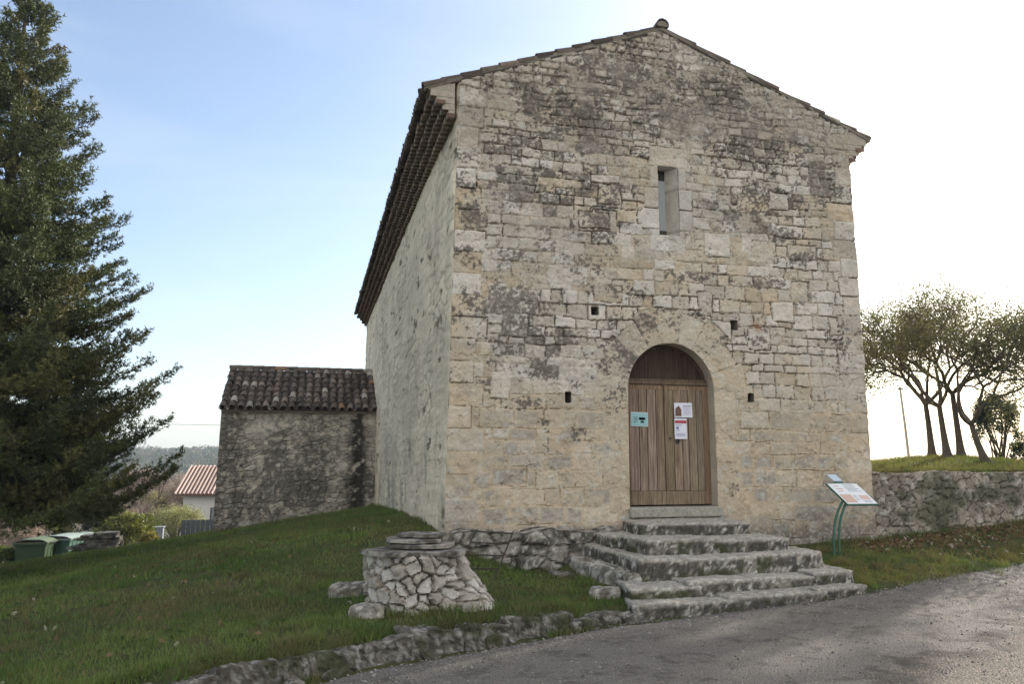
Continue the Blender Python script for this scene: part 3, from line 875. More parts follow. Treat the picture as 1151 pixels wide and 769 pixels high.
# genoise: three rows of tile ends under the eaves
def genoise(sgn):
    mb = MB(); r = np.random.default_rng(9)
    x0 = 0 if sgn < 0 else WID
    for k in range(4):
        zt = EAVE - .61 + k * .115; out = .12 + .105 * k
        for j in range(int(LEN / .2)):
            y = .05 + j * .2 + (k % 2) * .1
            xe = x0 + sgn * (out + r.normal(0, .008))
            half_pipe(mb, (x0 + sgn * -.02 + sgn * max(0, out - .16), y, zt), (xe, y, zt + .004), (0, 0, 1), .088, .092, np.array([.17, .115, .085]) * r.uniform(.6, 1.3), .014, 6)
            an = np.linspace(0, math.pi, 7); pts = [(xe - sgn * .010, y + .076 * math.cos(q), zt + .076 * math.sin(q)) for q in an]
            mb.prism(pts if sgn > 0 else pts[::-1], (-sgn * .03, 0, 0), np.array([.48, .44, .37]) * r.uniform(.6, 1.1))
        a, b = sorted((x0 - sgn * .02, x0 + sgn * (out - .035)))
        mb.box(a, b, .0, LEN, zt + .012, zt + .118, (.40, .36, .30))
    zt0 = EAVE - .61 + 3 * .115 + .119; sl_ = (APEX - EAVE) / (WID / 2)
    pts = [(x0 - sgn * .02, zt0), (x0 + sgn * .43, zt0), (x0 + sgn * .43, max(zt0 + .004, APEX + .055 - (WID / 2 + .43) * sl_ + .02)), (x0 - sgn * .02, APEX + .055 - WID / 2 * sl_ + .03)]
    pts = [(a_, .004, b_) for a_, b_ in pts]
    mb.prism(pts if sgn > 0 else pts[::-1], (0, .4, 0), (.36, .33, .28))
    return mb
mbg = genoise(-1); link('eave_cornice', mbg, M['tile'], chapel)
mbg = genoise(1); link('eave_cornice', mbg, M['tile'], chapel)

# ------------------------------------------------------------------ annex against the left wall
AY = 14.4
def annex_surface(u, v):
    cell, ed = voronoi(u * 3.4 + fbm2(u * 5, v * 5, 90) * .4, v * 6.0, 91)
    n1 = fbm2(u * 1.1, v * 1.4, 92, 5); n2 = fbm2(u * 7, v * 7, 93, 4); n3 = fbm2(u * 1.5, v * 1.0, 96, 5)
    show = sst(n1, .30, .5)
    h = sst(ed, 0, .12) * .03 * show + (cell - .5) * .02 * show + (n2 - .5) * .04
    c = mixc(np.array([.52, .485, .42]), np.array([.43, .40, .34]), show) * (.76 + .44 * cell)[..., None]
    c = mixc(c, np.array([.105, .098, .082]), sst(n3 + (n2 - .5) * .9 + .16 * (1 - sst(v, -.8, 2.4)) - .05, .40, .68) * .8)
    c = mixc(c, np.array([.5, .49, .45]), sst(n2, .66, .74) * .5)
    c = mixc(c, np.array([.05, .047, .04]), (1 - sst(ed, 0, .05)) * show * .5)
    # black run-off streak under the valley
    st = np.exp(-((u + .62 + (n1 - .5) * .5 + (v - 2) * .02) / .26) ** 2)
    c = mixc(c, np.array([.035, .032, .027]), np.clip(st * 1.3, 0, 1) * .92 * sst(n2, .25, .45))
    return h, c
us = np.arange(-5.0, .03, .03); zs = np.arange(-2.0, 2.6, .03)
U, V = np.meshgrid(us, zs)
h, c = annex_surface(U, V)
batter = (2.5 - V) * .02
P = np.stack([np.where(U < -4.97, U - batter * .6, U), AY - h - batter, V], -1)
mb = MB(); mb.grid(P, c)
us = np.arange(0, 6, .05); zs = np.arange(-2.2, 2.6, .05)
U2, V2 = np.meshgrid(us, zs)
h2, c2 = annex_surface(U2 + 9, V2)
ztop = 2.55 + np.minimum(U2, np.maximum(0, 5.2 - U2)) * .585
mb.grid(np.stack([-5.0 - h2 * .5 * sst(U2, 0, .1) - (2.5 - V2) * .012, AY + U2 - (2.5 - V2) * .02 * (U2 < .01), -2.2 + (V2 + 2.2) / 4.75 * (ztop + 2.2)], -1)[:, ::-1], c2[:, ::-1])
link('annex_wall', mb, M['rough_stone'], chapel)
mb = MB()
D = np.array([0, -2.75, -1.60]); L = np.linalg.norm(D); D /= L
roof_tiles(mb, (-5.08, AY + 2.6, 4.10), (1, 0, 0), D, 5.1, L + .02, .262, .40, .112, 21, .07, .025)
D2 = np.array([0, 2.75, -1.60]) / L
roof_tiles(mb, (-5.08, AY + 2.6, 4.10), (1, 0, 0), D2, 5.1, L, .262, .40, .112, 22, .1, .05)
r = np.random.default_rng(8)
aroof = link('annex_roof', mb, M['tile'], chapel)
mb = MB()
for k in range(13):
    half_pipe(mb, (-5.08 + k * .39, AY + 2.6, 4.15), (-5.08 + k * .39 + .42, AY + 2.6, 4.17), (0, 0, 1), .12, .115, tile_col(r), .018)
link('ridge_tile', mb, M['tile'], aroof)
mb = MB(); mb.box(-5.0, .02, AY - .1, AY + .05, 2.42, 2.50, (.22, .19, .15))
link('annex_eave', mb, M['stone'], chapel)

# ------------------------------------------------------------------ rough stone blocks
def rock_block(mb, poly, zt, zb, seed, rnd=.05, lump=.035, colf=None, step=.05, zslope=None):
    poly = np.array(poly, float); n = len(poly)
    pts = []
    for i in range(n):
        a, b = poly[i], poly[(i + 1) % n]; k = max(1, int(np.hypot(*(b - a)) / step))
        for j in range(k): pts.append(a + (b - a) * j / k)
    O = np.array(pts)
    # soften the corners
    for _ in range(2): O = .5 * O + .25 * np.roll(O, 1, 0) + .25 * np.roll(O, -1, 0)
    C = O.mean(0); m = len(O)
    dist = np.hypot(*(O - C).T)
    rows = []
    for z in np.linspace(zb, zt - rnd, max(2, int((zt - rnd - zb) / step) + 1)): rows.append((0, z))
    for a in np.linspace(0, np.pi / 2, 4)[1:]: rows.append((rnd * (1 - math.cos(a)), zt - rnd + rnd * math.sin(a)))
    G = [np.column_stack([C[0] + (O[:, 0] - C[0]) * (1 - q / dist), C[1] + (O[:, 1] - C[1]) * (1 - q / dist), np.full(m, z)]) for q, z in rows]
    base = G[-1]
    k = max(3, int(dist.max() / (step * 1.6)))
    for t in np.linspace(0, 1, k + 1)[1:]:
        G.append(np.column_stack([base[:, 0] * (1 - t) + C[0] * t, base[:, 1] * (1 - t) + C[1] * t, base[:, 2]]))
    G = np.array(G)
    if zslope is not None: G[..., 2] += (G[..., 0] - C[0]) * zslope[0] + (G[..., 1] - C[1]) * zslope[1]
    d = np.stack([fbm3(G + seed * 3.1, 5, seed, 4), fbm3(G + seed * 1.7, 5, seed + 1, 4), fbm3(G - seed * 2.3, 5, seed + 2, 4)], -1) - .5
    d2 = np.stack([fbm3(G + seed * 2.1, 17, seed + 7, 3), fbm3(G + seed * .7, 17, seed + 8, 3), fbm3(G - seed * 1.3, 17, seed + 9, 3)], -1) - .5
    G = G + d * lump * 1.7 * np.array([1, 1, .55]) + d2 * lump * .9
    G[-1] = G[-1].mean(0)
    col = (colf or rock_col)(G, seed)
    nr = len(G); idx = np.arange(nr * m).reshape(nr, m)
    F = np.stack([idx[:-1], np.roll(idx[:-1], -1, 1), np.roll(idx[1:], -1, 1), idx[1:]], -1).reshape(-1, 4)
    mb.add(G.reshape(-1, 3), F, col.reshape(-1, 3))

def rock_col(G, seed):
    a = fbm3(G, 8, seed + 50, 5); b = fbm3(G, 26, seed + 60, 4)
    t = _hash(np.array([seed]), 3)[0]
    c = mixc(np.array([.33, .31, .27]) * (.75 + .45 * t), np.array([.155, .145, .12]), sst(a, .38, .62))
    c = mixc(c, np.array([.055, .05, .042]), sst(b, .55, .68) * .8)
    c = mixc(c, np.array([.52, .515, .48]), sst(fbm3(G, 24, seed + 70, 4), .55, .61) * .85)
    return c
def rock_moss(G, seed):
    c = rock_col(G, seed)
    m = sst(fbm3(G, 3, seed + 80, 4), .5, .62)
    return mixc(c * .54, np.array([.045, .052, .022]), m * .85)

steps = thing('stone_staircase', 'worn stone steps climbing from the road to the chapel door', 'steps', (3.7, -1.6, -1.1))
def ground_under(poly): return float(min(gz(np.array([p[0]]), np.array([p[1]]))[0] for p in poly)) - .12
def step_col(G, seed):
    c = rock_col(G, seed)
    zt = G[..., 2].max(); f = sst(zt - G[..., 2], .035, .075)         # black lichen on risers; pale treads over dark risers also paint in light from above
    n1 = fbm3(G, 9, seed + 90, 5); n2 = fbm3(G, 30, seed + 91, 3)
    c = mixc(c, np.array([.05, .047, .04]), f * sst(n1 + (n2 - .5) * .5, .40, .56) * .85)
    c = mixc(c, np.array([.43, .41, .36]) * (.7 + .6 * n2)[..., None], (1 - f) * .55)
    c = mixc(c, np.array([.05, .062, .022]), f * sst(fbm3(G, 3.5, seed + 92, 4), .54, .64) * .6)
    return c
def step(blocks, rnd=.03, lump=.026, colf=step_col):
    mb = MB()
    for poly, zt, zb, seed, sl in blocks:
        q = np.random.default_rng(seed + 900)
        rock_block(mb, poly, zt + q.normal(0, .008), zb, seed, rnd * q.uniform(.8, 1.5), lump * q.uniform(.9, 1.5), colf, .03, sl or (q.normal(0, .014), q.normal(0, .02)))
    return link('step', mb, M['rough_stone'], steps)
step([([(2.90, -.92), (4.05, -1.02), (4.05, .0), (2.94, .0)], -.19, -.5, 1, None), ([(3.93, -1.02), (4.68, -1.10), (4.76, .0), (3.93, .0)], -.195, -.5, 2, None)])
step([([(2.56, -1.8), (3.7, -1.87), (3.7, -.6), (2.52, -.6)], -.37, -.75, 3, None), ([(3.55, -1.86), (4.84, -1.87), (4.96, -.0), (3.55, -.6)], -.38, -.75, 4, None), ([(2.42, -.8), (2.95, -.8), (2.95, -.02), (2.38, -.02)], -.37, -.75, 5, None)])
step([([(2.24, -2.3), (3.1, -2.34), (3.1, -1.4), (2.26, -1.35)], -.585, -.98, 6, None), ([(2.95, -2.32), (4.05, -2.29), (4.05, -1.4), (2.95, -1.4)], -.575, -.98, 7, None), ([(3.9, -2.29), (5.18, -2.22), (5.2, -1.4), (3.9, -1.4)], -.565, -.98, 8, None),
      ([(4.75, -1.55), (5.2, -1.55), (5.1, -.05), (4.86, -.05)], -.60, -.98, 9, None), ([(2.26, -1.46), (2.7, -1.46), (2.64, -.02), (2.18, -.05)], -.57, -.98, 10, (0, .03))])
step([([(1.84, -2.90), (2.9, -2.84), (2.9, -2.05), (1.98, -2.05)], -.865, -1.25, 11, None), ([(2.7, -2.84), (3.85, -2.70), (3.85, -2.05), (2.7, -2.05)], -.825, -1.25, 12, None), ([(3.7, -2.70), (4.85, -2.64), (4.85, -2.0), (3.7, -2.0)], -.795, -1.25, 13, None),
      ([(4.7, -2.65), (5.44, -2.53), (5.48, -1.7), (4.7, -2.0)], -.785, -1.25, 14, None), ([(5.15, -1.85), (5.48, -1.85), (5.46, -.35), (5.28, -.25)], -.83, -1.25, 15, None)])
step([([(1.74, -3.24), (3.35, -3.12), (3.35, -2.55), (1.82, -2.7)], -1.0, -1.45, 16, None), ([(3.1, -3.13), (4.65, -3.0), (4.65, -2.45), (3.1, -2.45)], -.975, -1.45, 17, None), ([(4.45, -3.0), (5.40, -2.84), (5.36, -2.3), (4.45, -2.45)], -.95, -1.45, 18, None)], .035, .024, lambda G, q: step_col(G, q) * .85)
mb = MB()
rock_block(mb, [(1.95, -1.55), (2.25, -1.95), (2.35, -1.3), (2.15, -.25), (1.95, -.15), (1.85, -.7)], -.74, -1.3, 31, .06, .05, rock_col)
rock_block(mb, [(2.0, -2.25), (2.3, -2.32), (2.4, -1.6), (2.1, -1.55)], -.77, -1.3, 32, .06, .05, rock_col)
rock_block(mb, [(1.45, -2.45), (1.85, -2.62), (1.95, -2.3), (1.55, -2.2)], -.9, -1.3, 33, .05, .03, rock_col)
rock_block(mb, [(1.45, -.75), (1.8, -.85), (1.9, -.5), (1.5, -.4)], -.92, -1.3, 34, .04, .03, rock_moss)
link('flank_stone', mb, M['rough_stone'], steps)

# low edging wall along the lawn
mb = MB(); r = np.random.default_rng(3)
seg = np.hypot(*np.diff(KERB, axis=0).T); cum = np.r_[0, np.cumsum(seg)]
def kpt(s): return np.array([np.interp(s, cum, KERB[:, 0]), np.interp(s, cum, KERB[:, 1])])
s0 = .40; k = 0
while s0 < 8.6:
    w = r.uniform(.22, .62); a, b = kpt(s0 - .06), kpt(s0 + w + .06); t = (b - a) / np.linalg.norm(b - a); nn = np.array([t[1], -t[0]])
    if nn[1] < 0: nn = -nn
    dp = r.uniform(.26, .42); off = r.normal(0, .035)
    mid = (a + b) / 2
    zt = float(h_lawn(*(mid + nn * .3))) + r.uniform(-.12, -.015)
    zb = float(h_road(*mid)) - .15
    A, B = a - nn * (.03 + off), b - nn * (.03 + off + r.normal(0, .03))
    rock_block(mb, [A, A + nn * dp, B + nn * dp, B][::-1], zt, zb, 100 + k, .05, .065, rock_moss, .03, (r.normal(0, .10), r.normal(-.12, .08)))
    if r.random() < .6:
        q = r.uniform(.08, .16); m2 = mid + t * r.uniform(-.1, .1)
        rock_block(mb, [m2 - nn * .12 - t * q, m2 - nn * .14 + t * q, m2 + nn * .05 + t * q, m2 + nn * .05 - t * q], zb + .15 + r.uniform(.06, .16), zb, 300 + k, .05, .06, rock_moss, .035)
    s0 += w; k += 1
tag(link('kerb_wall', mb, M['rough_stone'], loc=(-.5, -4.0, -1.1)), 'low mossy rubble edging wall between the lawn and the road', 'wall')

# ------------------------------------------------------------------ well with slab cap
wx, wy, wz = -.93, -3.05, -1.09
well = thing('stone_well', 'round rubble stone well on the lawn capped with stacked flat slabs', 'well', (wx, wy, wz))
th = np.linspace(0, 2 * np.pi, 230); hh = np.linspace(-.15, .80, 62)
TH, HH = np.meshgrid(th, hh)
arc = TH * .57
per = round(2 * np.pi * .57 * 6.4)
cu = TH / (2 * np.pi) * per
cid, ed = voronoi(np.mod(cu, per) + (fbm2(np.cos(TH) * 5, HH * 9 + np.sin(TH) * 5, 5) - .5) * .8, HH * 7.6 + (fbm2(np.sin(TH) * 5 + 5, HH * 8, 6) - .5) * .9, 66, .95)
nz = fbm3(np.stack([np.cos(TH), np.sin(TH), HH * 1.5], -1), 7, 67, 4)
rel = sst(ed, 0, .10) * .06 + (cid - .5) * .075 + (nz - .5) * .07
# a sloping buttress runs out to the right
g = np.exp(-np.abs(((TH - R(-4) + np.pi) % (2 * np.pi) - np.pi) / .62) ** 2.6)
rad = .495 + g * np.clip(.74 - HH, 0, 1) * .70 + rel
cc = mixc(np.array([.50, .485, .45]), np.array([.33, .31, .27]), sst(cid, .3, .95)) * (.7 + .55 * nz)[..., None]
cc = mixc(cc, np.array([.30, .255, .20]), (1 - sst(ed, .02, .075)) * .85)
cc = mixc(cc, np.array([.06, .05, .04]), (1 - sst(ed, .0, .045)) * .85)
cc = mixc(cc, np.array([.05, .06, .025]), (1 - sst(HH + nz * .2, .1, .22)) * .5)
P = np.stack([wx + rad * np.cos(TH), wy + rad * np.sin(TH), wz + HH], -1)
mb = MB(); mb.grid(P, cc)
mb.add(P[-1], [list(range(len(th) - 1))], (.2, .18, .15))
link('well_body', mb, M['stone'], well)
def slab_col(G, seed):
    a = fbm3(G, 5, seed, 4)
    return mixc(np.array([.30, .285, .25]), np.array([.09, .082, .068]), sst(a + (fbm3(G, 22, seed + 3, 3) - .5) * .5, .38, .58))
def slab(cx, cy, rx, ry, z0, t, seed, rot=0):
    r = np.random.default_rng(seed); pts = []
    for k in range(7):
        a = (k + r.uniform(-.3, .3)) / 7 * 2 * math.pi; q = r.uniform(.78, 1.16)
        x, y = rx * q * math.cos(a), ry * q * math.sin(a)
        pts.append((cx + x * math.cos(rot) - y * math.sin(rot), cy + x * math.sin(rot) + y * math.cos(rot)))
    mb = MB(); rock_block(mb, pts, z0 + t, z0, 400 + seed, .008, .012, slab_col, .04)
    return link('cap_slab', mb, M['rough_stone'], well)
slab(wx - .26, wy - .16, .42, .44, wz + .79, .045, 1)
slab(wx + .25, wy - .15, .38, .50, wz + .785, .045, 2)
slab(wx + .06, wy + .08, .50, .50, wz + .85, .04, 3)
slab(wx + .0, wy + .12, .40, .42, wz + .905, .035, 4)
slab(wx + .10, wy + .14, .30, .30, wz + .955, .035, 5)
# loose stones by the well
for k, (x, y, s, lab) in enumerate([(-1.62, -2.35, .2, 'flat loose stone in the grass left of the well'), (-1.5, -3.5, .16, 'mossy loose stone at the left foot of the well')]):
    mb = MB(); z = float(gz(np.array(x), np.array(y)))
    rock_block(mb, [(x - s * 1.4, y - s * .6), (x + s * 1.2, y - s * .8), (x + s * 1.3, y + s * .6), (x - s, y + s * .7)], z + .13, z - .1, 500 + k, .05, .04, rock_col)
    tag(link('loose_stone', mb, M['rough_stone'], loc=(x, y, z)), lab, 'stone')

# iron ladder leaning on the footing behind the well
lad = thing('iron_ladder', 'thin rusty iron ladder leaning against the chapel footing behind the well', 'ladder', (.0, -1.9, -.95))
rust = (.045, .035, .03)
a0, a1 = np.array([.28, -1.75, -.98]), np.array([1.0, -.24, -.33]); b0, b1 = np.array([-.32, -1.6, -.98]), np.array([.42, -.22, -.29])
for p, q in ((a0, a1), (b0, b1)):
    mb = MB(); mb.tube([p, (p + q) / 2, q], .011, 6, rust); link('rail', mb, M['metal'], lad)
for t in (.12, .33, .55, .76, .96):
    mb = MB(); mb.tube([b0 + (b1 - b0) * t, (a0 + (a1 - a0) * t + b0 + (b1 - b0) * t) / 2, a0 + (a1 - a0) * t], .011, 6, rust); link('rung', mb, M['metal'], lad)

# ------------------------------------------------------------------ terrace wall on the right
def terr_surface(u, v):
    wu = u + (fbm2(u * 3, v * 3, 101) - .5) * .2; wv = v + (fbm2(u * 3, v * 3, 102) - .5) * .12
    cid, ed = voronoi(wu * 4.4, wv * 7.0, 103, .95)
    n1 = fbm2(u * 2, v * 2, 104, 5); n2 = fbm2(u * 9, v * 9, 105, 4)
    h = sst(ed, 0, .10) * .03 + (cid - .5) * .04 + (n2 - .5) * .05
    c = mixc(np.array([.39, .35, .285]), np.array([.30, .265, .215]), cid) * (.7 + .5 * n2)[..., None]
    c = mixc(c, np.array([.17, .155, .125]), sst(n1, .42, .62) * .7)
    c = mixc(c, np.array([.5, .49, .45]), sst(n2, .6, .7) * .6)
    c = mixc(c, np.array([.05, .045, .035]), (1 - sst(ed, .0, .06)) * .75)
    c = mixc(c, np.array([.04, .05, .02]), sst(fbm2(u * 1.3, v * 3, 106), .55, .65) * .6)
    return h, c
us = np.arange(0, 14.0, .03); ss = np.arange(0, 2.0, .03)
U, S_ = np.meshgrid(us, ss)
h, c = terr_surface(U, S_)
zt = .57 + (fbm2(U * 1.8, U * 0, 107) - .5) * .09
up = np.clip(S_, 0, 1.45) / 1.45; over = np.clip(S_ - 1.45, 0, 1)
Z = -1.0 + up * (zt + 1.0) + np.where(over > 0, h * .7 - .03, 0)
Y = .06 + .06 * up - h * (over <= .05) + over - .03 * np.clip(1 - np.abs(S_ - 1.45) / .06, 0, 1) * -1
X = WID + .02 + U
mb = MB(); mb.grid(np.stack([X, Y, Z], -1), c)
mb.box(WID + .02, WID + 14, .35, .6, -1, .53, (.2, .18, .15))
tag(link('terrace_wall', mb, M['rough_stone'], loc=(11, .2, -.4)), 'rough stone retaining wall right of the chapel holding the olive terrace', 'wall')
def tz(x, y):
    x = np.asarray(x, float); y = np.asarray(y, float)
    return .56 + .12 * sst(y, .5, 4) + .24 * np.exp(-((x - 12.6) / 2.2) ** 2 - ((y - 3.0) / 1.5) ** 2) + (fbm2(x * 1.2, y * 1.2, 110) - .5) * .07 - .05 * sst(y, 8, 30) - np.clip(y - 20, 0, 300) * .02
xs = np.r_[np.arange(WID + .0, 24, .2), np.geomspace(24.3, 60, 12)]; ys = np.r_[np.arange(.45, 12, .2), np.geomspace(12.3, 60, 14)]
X, Y = np.meshgrid(xs, ys)
mb = MB(); mb.grid(np.stack([X, Y, tz(X, Y)], -1), (.1, .1, .1))
kind(link('terrace_ground', mb, M['ground'], smooth=True), 'structure')

# ------------------------------------------------------------------ papers on the door
yp = yd - .062
def paper(name, label, x0, x1, z0, z1, col, marks, tilt=0):
    t = thing(name, label, 'notice', ((x0 + x1) / 2, yp, (z0 + z1) / 2))
    mb = MB()
    g = np.linspace(0, 1, 6); A, B = np.meshgrid(g, g)
    Pp = np.stack([x0 + A * (x1 - x0), yp - .004 * np.sin(A * 3 + 1) * B, z0 + B * (z1 - z0)], -1)
    mb.grid(Pp, col); mb.grid(Pp[:, ::-1] + np.array([0, .002, 0]), col)
    link('sheet', mb, M['paper'], t)
    for nm, (a, b, e, f), cc in marks:
        mb = MB(); X0, X1 = x0 + a * (x1 - x0), x0 + b * (x1 - x0); Z0, Z1 = z0 + e * (z1 - z0), z0 + f * (z1 - z0)
        if nm == 'picture':
            pts = [(X0, Z0), (X1, Z0), (X1, Z0 + .62 * (Z1 - Z0)), ((X0 + X1) / 2 + .1 * (X1 - X0), Z1), (X0 + .05 * (X1 - X0), Z0 + .7 * (Z1 - Z0))]
            mb.prism([(x, yp - .0072, z) for x, z in pts], (0, .0015, 0), cc)
        else:
            mb.box(X0, X1, yp - .0075, yp - .0055, Z0, Z1, cc)
        link(nm, mb, M['paper'], t)
    if tilt: t.rotation_euler = (0, tilt, 0)
    return t
M['paper'] = plain_mat('x', (1, 1, 1)); bpy.data.materials.remove(M['paper'])
n = N('paper', .7, .2); n.base(n.col()); M['paper'] = n.m
teal = (.30, .52, .56); white = (.74, .76, .86); ink = (.12, .13, .2)
paper('paper_notice', 'pale teal landscape notice pinned on the left door leaf', 3.225, 3.555, 1.37, 1.62, (.55, .66, .66),
      [('background', (.04, .96, .06, .94), teal), ('text_line', (.16, .36, .62, .66), (.16, .3, .34)), ('text_line', (.16, .40, .52, .56), (.2, .38, .42)), ('text_line', (.16, .38, .41, .45), (.2, .38, .42)), ('text_line', (.16, .34, .3, .34), (.2, .38, .42)),
       ('heading', (.46, .82, .46, .64), (.06, .10, .13)), ('heading', (.56, .74, .26, .40), (.14, .27, .31))], .02)
paper('paper_notice', 'white landscape notice with a small building picture, upper one on the right door leaf', 4.06, 4.41, 1.54, 1.80, white,
      [('picture', (.04, .38, .10, .82), (.16, .09, .075)), ('text_line', (.48, .92, .76, .80), ink), ('text_line', (.5, .88, .64, .67), (.4, .42, .6)), ('text_line', (.5, .9, .53, .56), (.4, .42, .6)), ('text_line', (.5, .84, .42, .45), (.4, .42, .6)), ('text_line', (.5, .9, .31, .34), (.4, .42, .6)), ('text_line', (.5, .8, .2, .23), (.4, .42, .6))], -.02)
paper('paper_notice', 'white portrait notice with a red heading band, lower one on the right door leaf', 4.055, 4.295, 1.16, 1.52, white,
      [('heading', (.04, .96, .77, .91), (.42, .07, .10)), ('emblem', (.13, .32, .48, .6), (.16, .18, .45)), ('text_line', (.1, .4, .40, .43), (.35, .37, .5)), ('text_line', (.1, .86, .26, .28), (.35, .37, .5)), ('text_line', (.1, .8, .2, .22), (.35, .37, .5)), ('text_line', (.1, .86, .14, .16), (.35, .37, .5)), ('text_line', (.1, .6, .66, .69), (.3, .32, .45))])

# ------------------------------------------------------------------ information lectern
px, py = 6.36, -.92
pz = float(gz(np.array(px), np.array(py)))
info = thing('information_panel', 'white tilted information panel on two curved green posts beside the chapel corner', 'information panel', (px, py, pz))
green = (.05, .13, .095)
ang = R(-28)                                                     # panel turned a little towards the viewer
ax = np.array([math.cos(R(-6)), math.sin(R(-6)), 0]); fr = np.array([-ax[1], ax[0], 0])
B0 = np.array([px + .02, py - .08, 0]) 
lowz, hiz = .05, .39
p_l = np.array([px + .26, py - .02, lowz]); 
bl = p_l; br_ = p_l + ax * .56; tl = bl + np.array([-.24, .36, hiz - lowz]) * np.array([.55, 1, 1]); tr_ = br_ + (tl - bl)
nrm = np.cross(br_ - bl, tl - bl); nrm /= np.linalg.norm(nrm)
def on(a, b, k=0): return bl + (br_ - bl) * a + (tl - bl) * b + nrm * k
mb = MB(); mb.hexa([on(-.01, -.015, -.03), on(1.01, -.015, -.03), on(1.01, 1.015, -.03), on(-.01, 1.015, -.03)], [on(-.01, -.015, 0), on(1.01, -.015, 0), on(1.01, 1.015, 0), on(-.01, 1.015, 0)], green)
brd = link('board', mb, M['metal'], info, bevel=.004)
mb = MB(); mb.hexa([on(.015, .02, .002), on(.985, .02, .002), on(.985, .98, .002), on(.015, .98, .002)], [on(.015, .02, .005), on(.985, .02, .005), on(.985, .98, .005), on(.015, .98, .005)], (.72, .75, .77))
M['panel'] = None
n = N('glossy_panel', .25, .5); n.base(n.col()); M['panel'] = n.m
link('panel_face', mb, M['panel'], brd)
def pmark(nm, a, b, e, f, cc):
    mb = MB(); mb.hexa([on(a, e, .0055), on(b, e, .0055), on(b, f, .0055), on(a, f, .0055)], [on(a, e, .0075), on(b, e, .0075), on(b, f, .0075), on(a, f, .0075)], cc)
    link(nm, mb, M['panel'], brd)
pmark('picture', .05, .40, .08, .46, (.56, .40, .33)); pmark('picture', .12, .30, .14, .34, (.36, .15, .09)) if False else None
pmark('picture', .62, .92, .22, .42, (.60, .45, .39))
r = np.random.default_rng(12)
for k in range(3): pmark('text_line', .14, .14 + r.uniform(.14, .22), .84 - k * .12, .87 - k * .12, (.50, .30, .27))
for k in range(6): pmark('text_line', .46, .46 + r.uniform(.3, .46), .90 - k * .06, .92 - k * .06, (.3, .33, .38))
for k in range(4): pmark('text_line', .44, .44 + r.uniform(.1, .15), .40 - k * .07, .42 - k * .07, (.3, .33, .38))
for k in range(2): pmark('text_line', .64, .64 + r.uniform(.2, .3), .15 - k * .06, .17 - k * .06, (.3, .33, .38))
for k, a in enumerate((.10, .24)):
    mb = MB(); top = on(a, .3, -.035); s = np.linspace(0, 1, 12)
    bx = px - .02 + k * .1; by = py + .04
    path = np.stack([bx + (top[0] - bx) * s ** 3.2, by + (top[1] - by) * s ** 3, pz - .1 + (top[2] - pz + .1) * (1 - (1 - s) ** 1.0)], -1)
    mb.tube(path, .021, 8, green); link('post', mb, M['metal'], info, smooth=True)
# small plate on the back edge
o2 = on(.42, 1.03, .0); e1 = ax * .16; e2 = np.array([-.06, .10, .11])
mb = MB(); mb.hexa([on(.3, 1.0, -.02), on(.62, 1.0, -.02), on(.62, 1.1, -.02), on(.3, 1.1, -.02)], [on(.3, 1.0, -.005), on(.62, 1.0, -.005), on(.62, 1.1, -.005), on(.3, 1.1, -.005)], green)
q0 = on(.32, 1.1, .0)
mb.hexa([q0, q0 + e1, q0 + e1 + e2, q0 + e2], [q0 + nrm * .012, q0 + e1 + nrm * .012, q0 + e1 + e2 + nrm * .012, q0 + e2 + nrm * .012], (.48, .58, .68))
link('small_plate', mb, M['panel'], info)

# ------------------------------------------------------------------ vegetation tools
def unit(v): return v / (np.linalg.norm(v, axis=-1, keepdims=True) + 1e-9)
def needles(mb, Pt, D, L, n, ln, wd, col, spread=.8, r=None):
    """bottle-brush twigs: n narrow triangles along each twig"""
    r = r or rng
    T = len(Pt); P = np.repeat(Pt, n, 0); Dd = np.repeat(D, n, 0); Ll = np.repeat(L, n)
    t = r.random(T * n); q = unit(r.normal(size=(T * n, 3)))
    q = unit(q - Dd * (q * Dd).sum(1, keepdims=True))
    base = P + Dd * (t * Ll)[:, None]
    nd = unit(Dd * (1 - spread * .5) + q * spread)
    tip = base + nd * (ln * r.uniform(.6, 1.2, T * n))[:, None]
    w = unit(np.cross(nd, r.normal(size=(T * n, 3)))) * (wd * .5)
    V = np.stack([base - w, base + w, tip], 1).reshape(-1, 3)
    F = np.arange(len(V)).reshape(-1, 3)
    c = np.repeat(np.repeat(col, n, 0) * r.uniform(.75, 1.25, (T * n, 1)), 3, 0)
    mb.add(V, F, c)

def leaves(mb, P, size, ar, col, r=None, up=0.3):
    """two-triangle leaf quads at P with random orientation"""
    r = r or rng; n = len(P)
    d = unit(r.normal(size=(n, 3)) + np.array([0, 0, up])); s = unit(np.cross(d, r.normal(size=(n, 3))))
    L = (size * r.uniform(.6, 1.25, n))[:, None]
    V = np.stack([P - d * L * .5, P + s * L * ar * .5, P + d * L * .5, P - s * L * ar * .5], 1).reshape(-1, 3)
    mb.add(V, np.arange(4 * n).reshape(-1, 4), np.repeat(col, 4, 0))

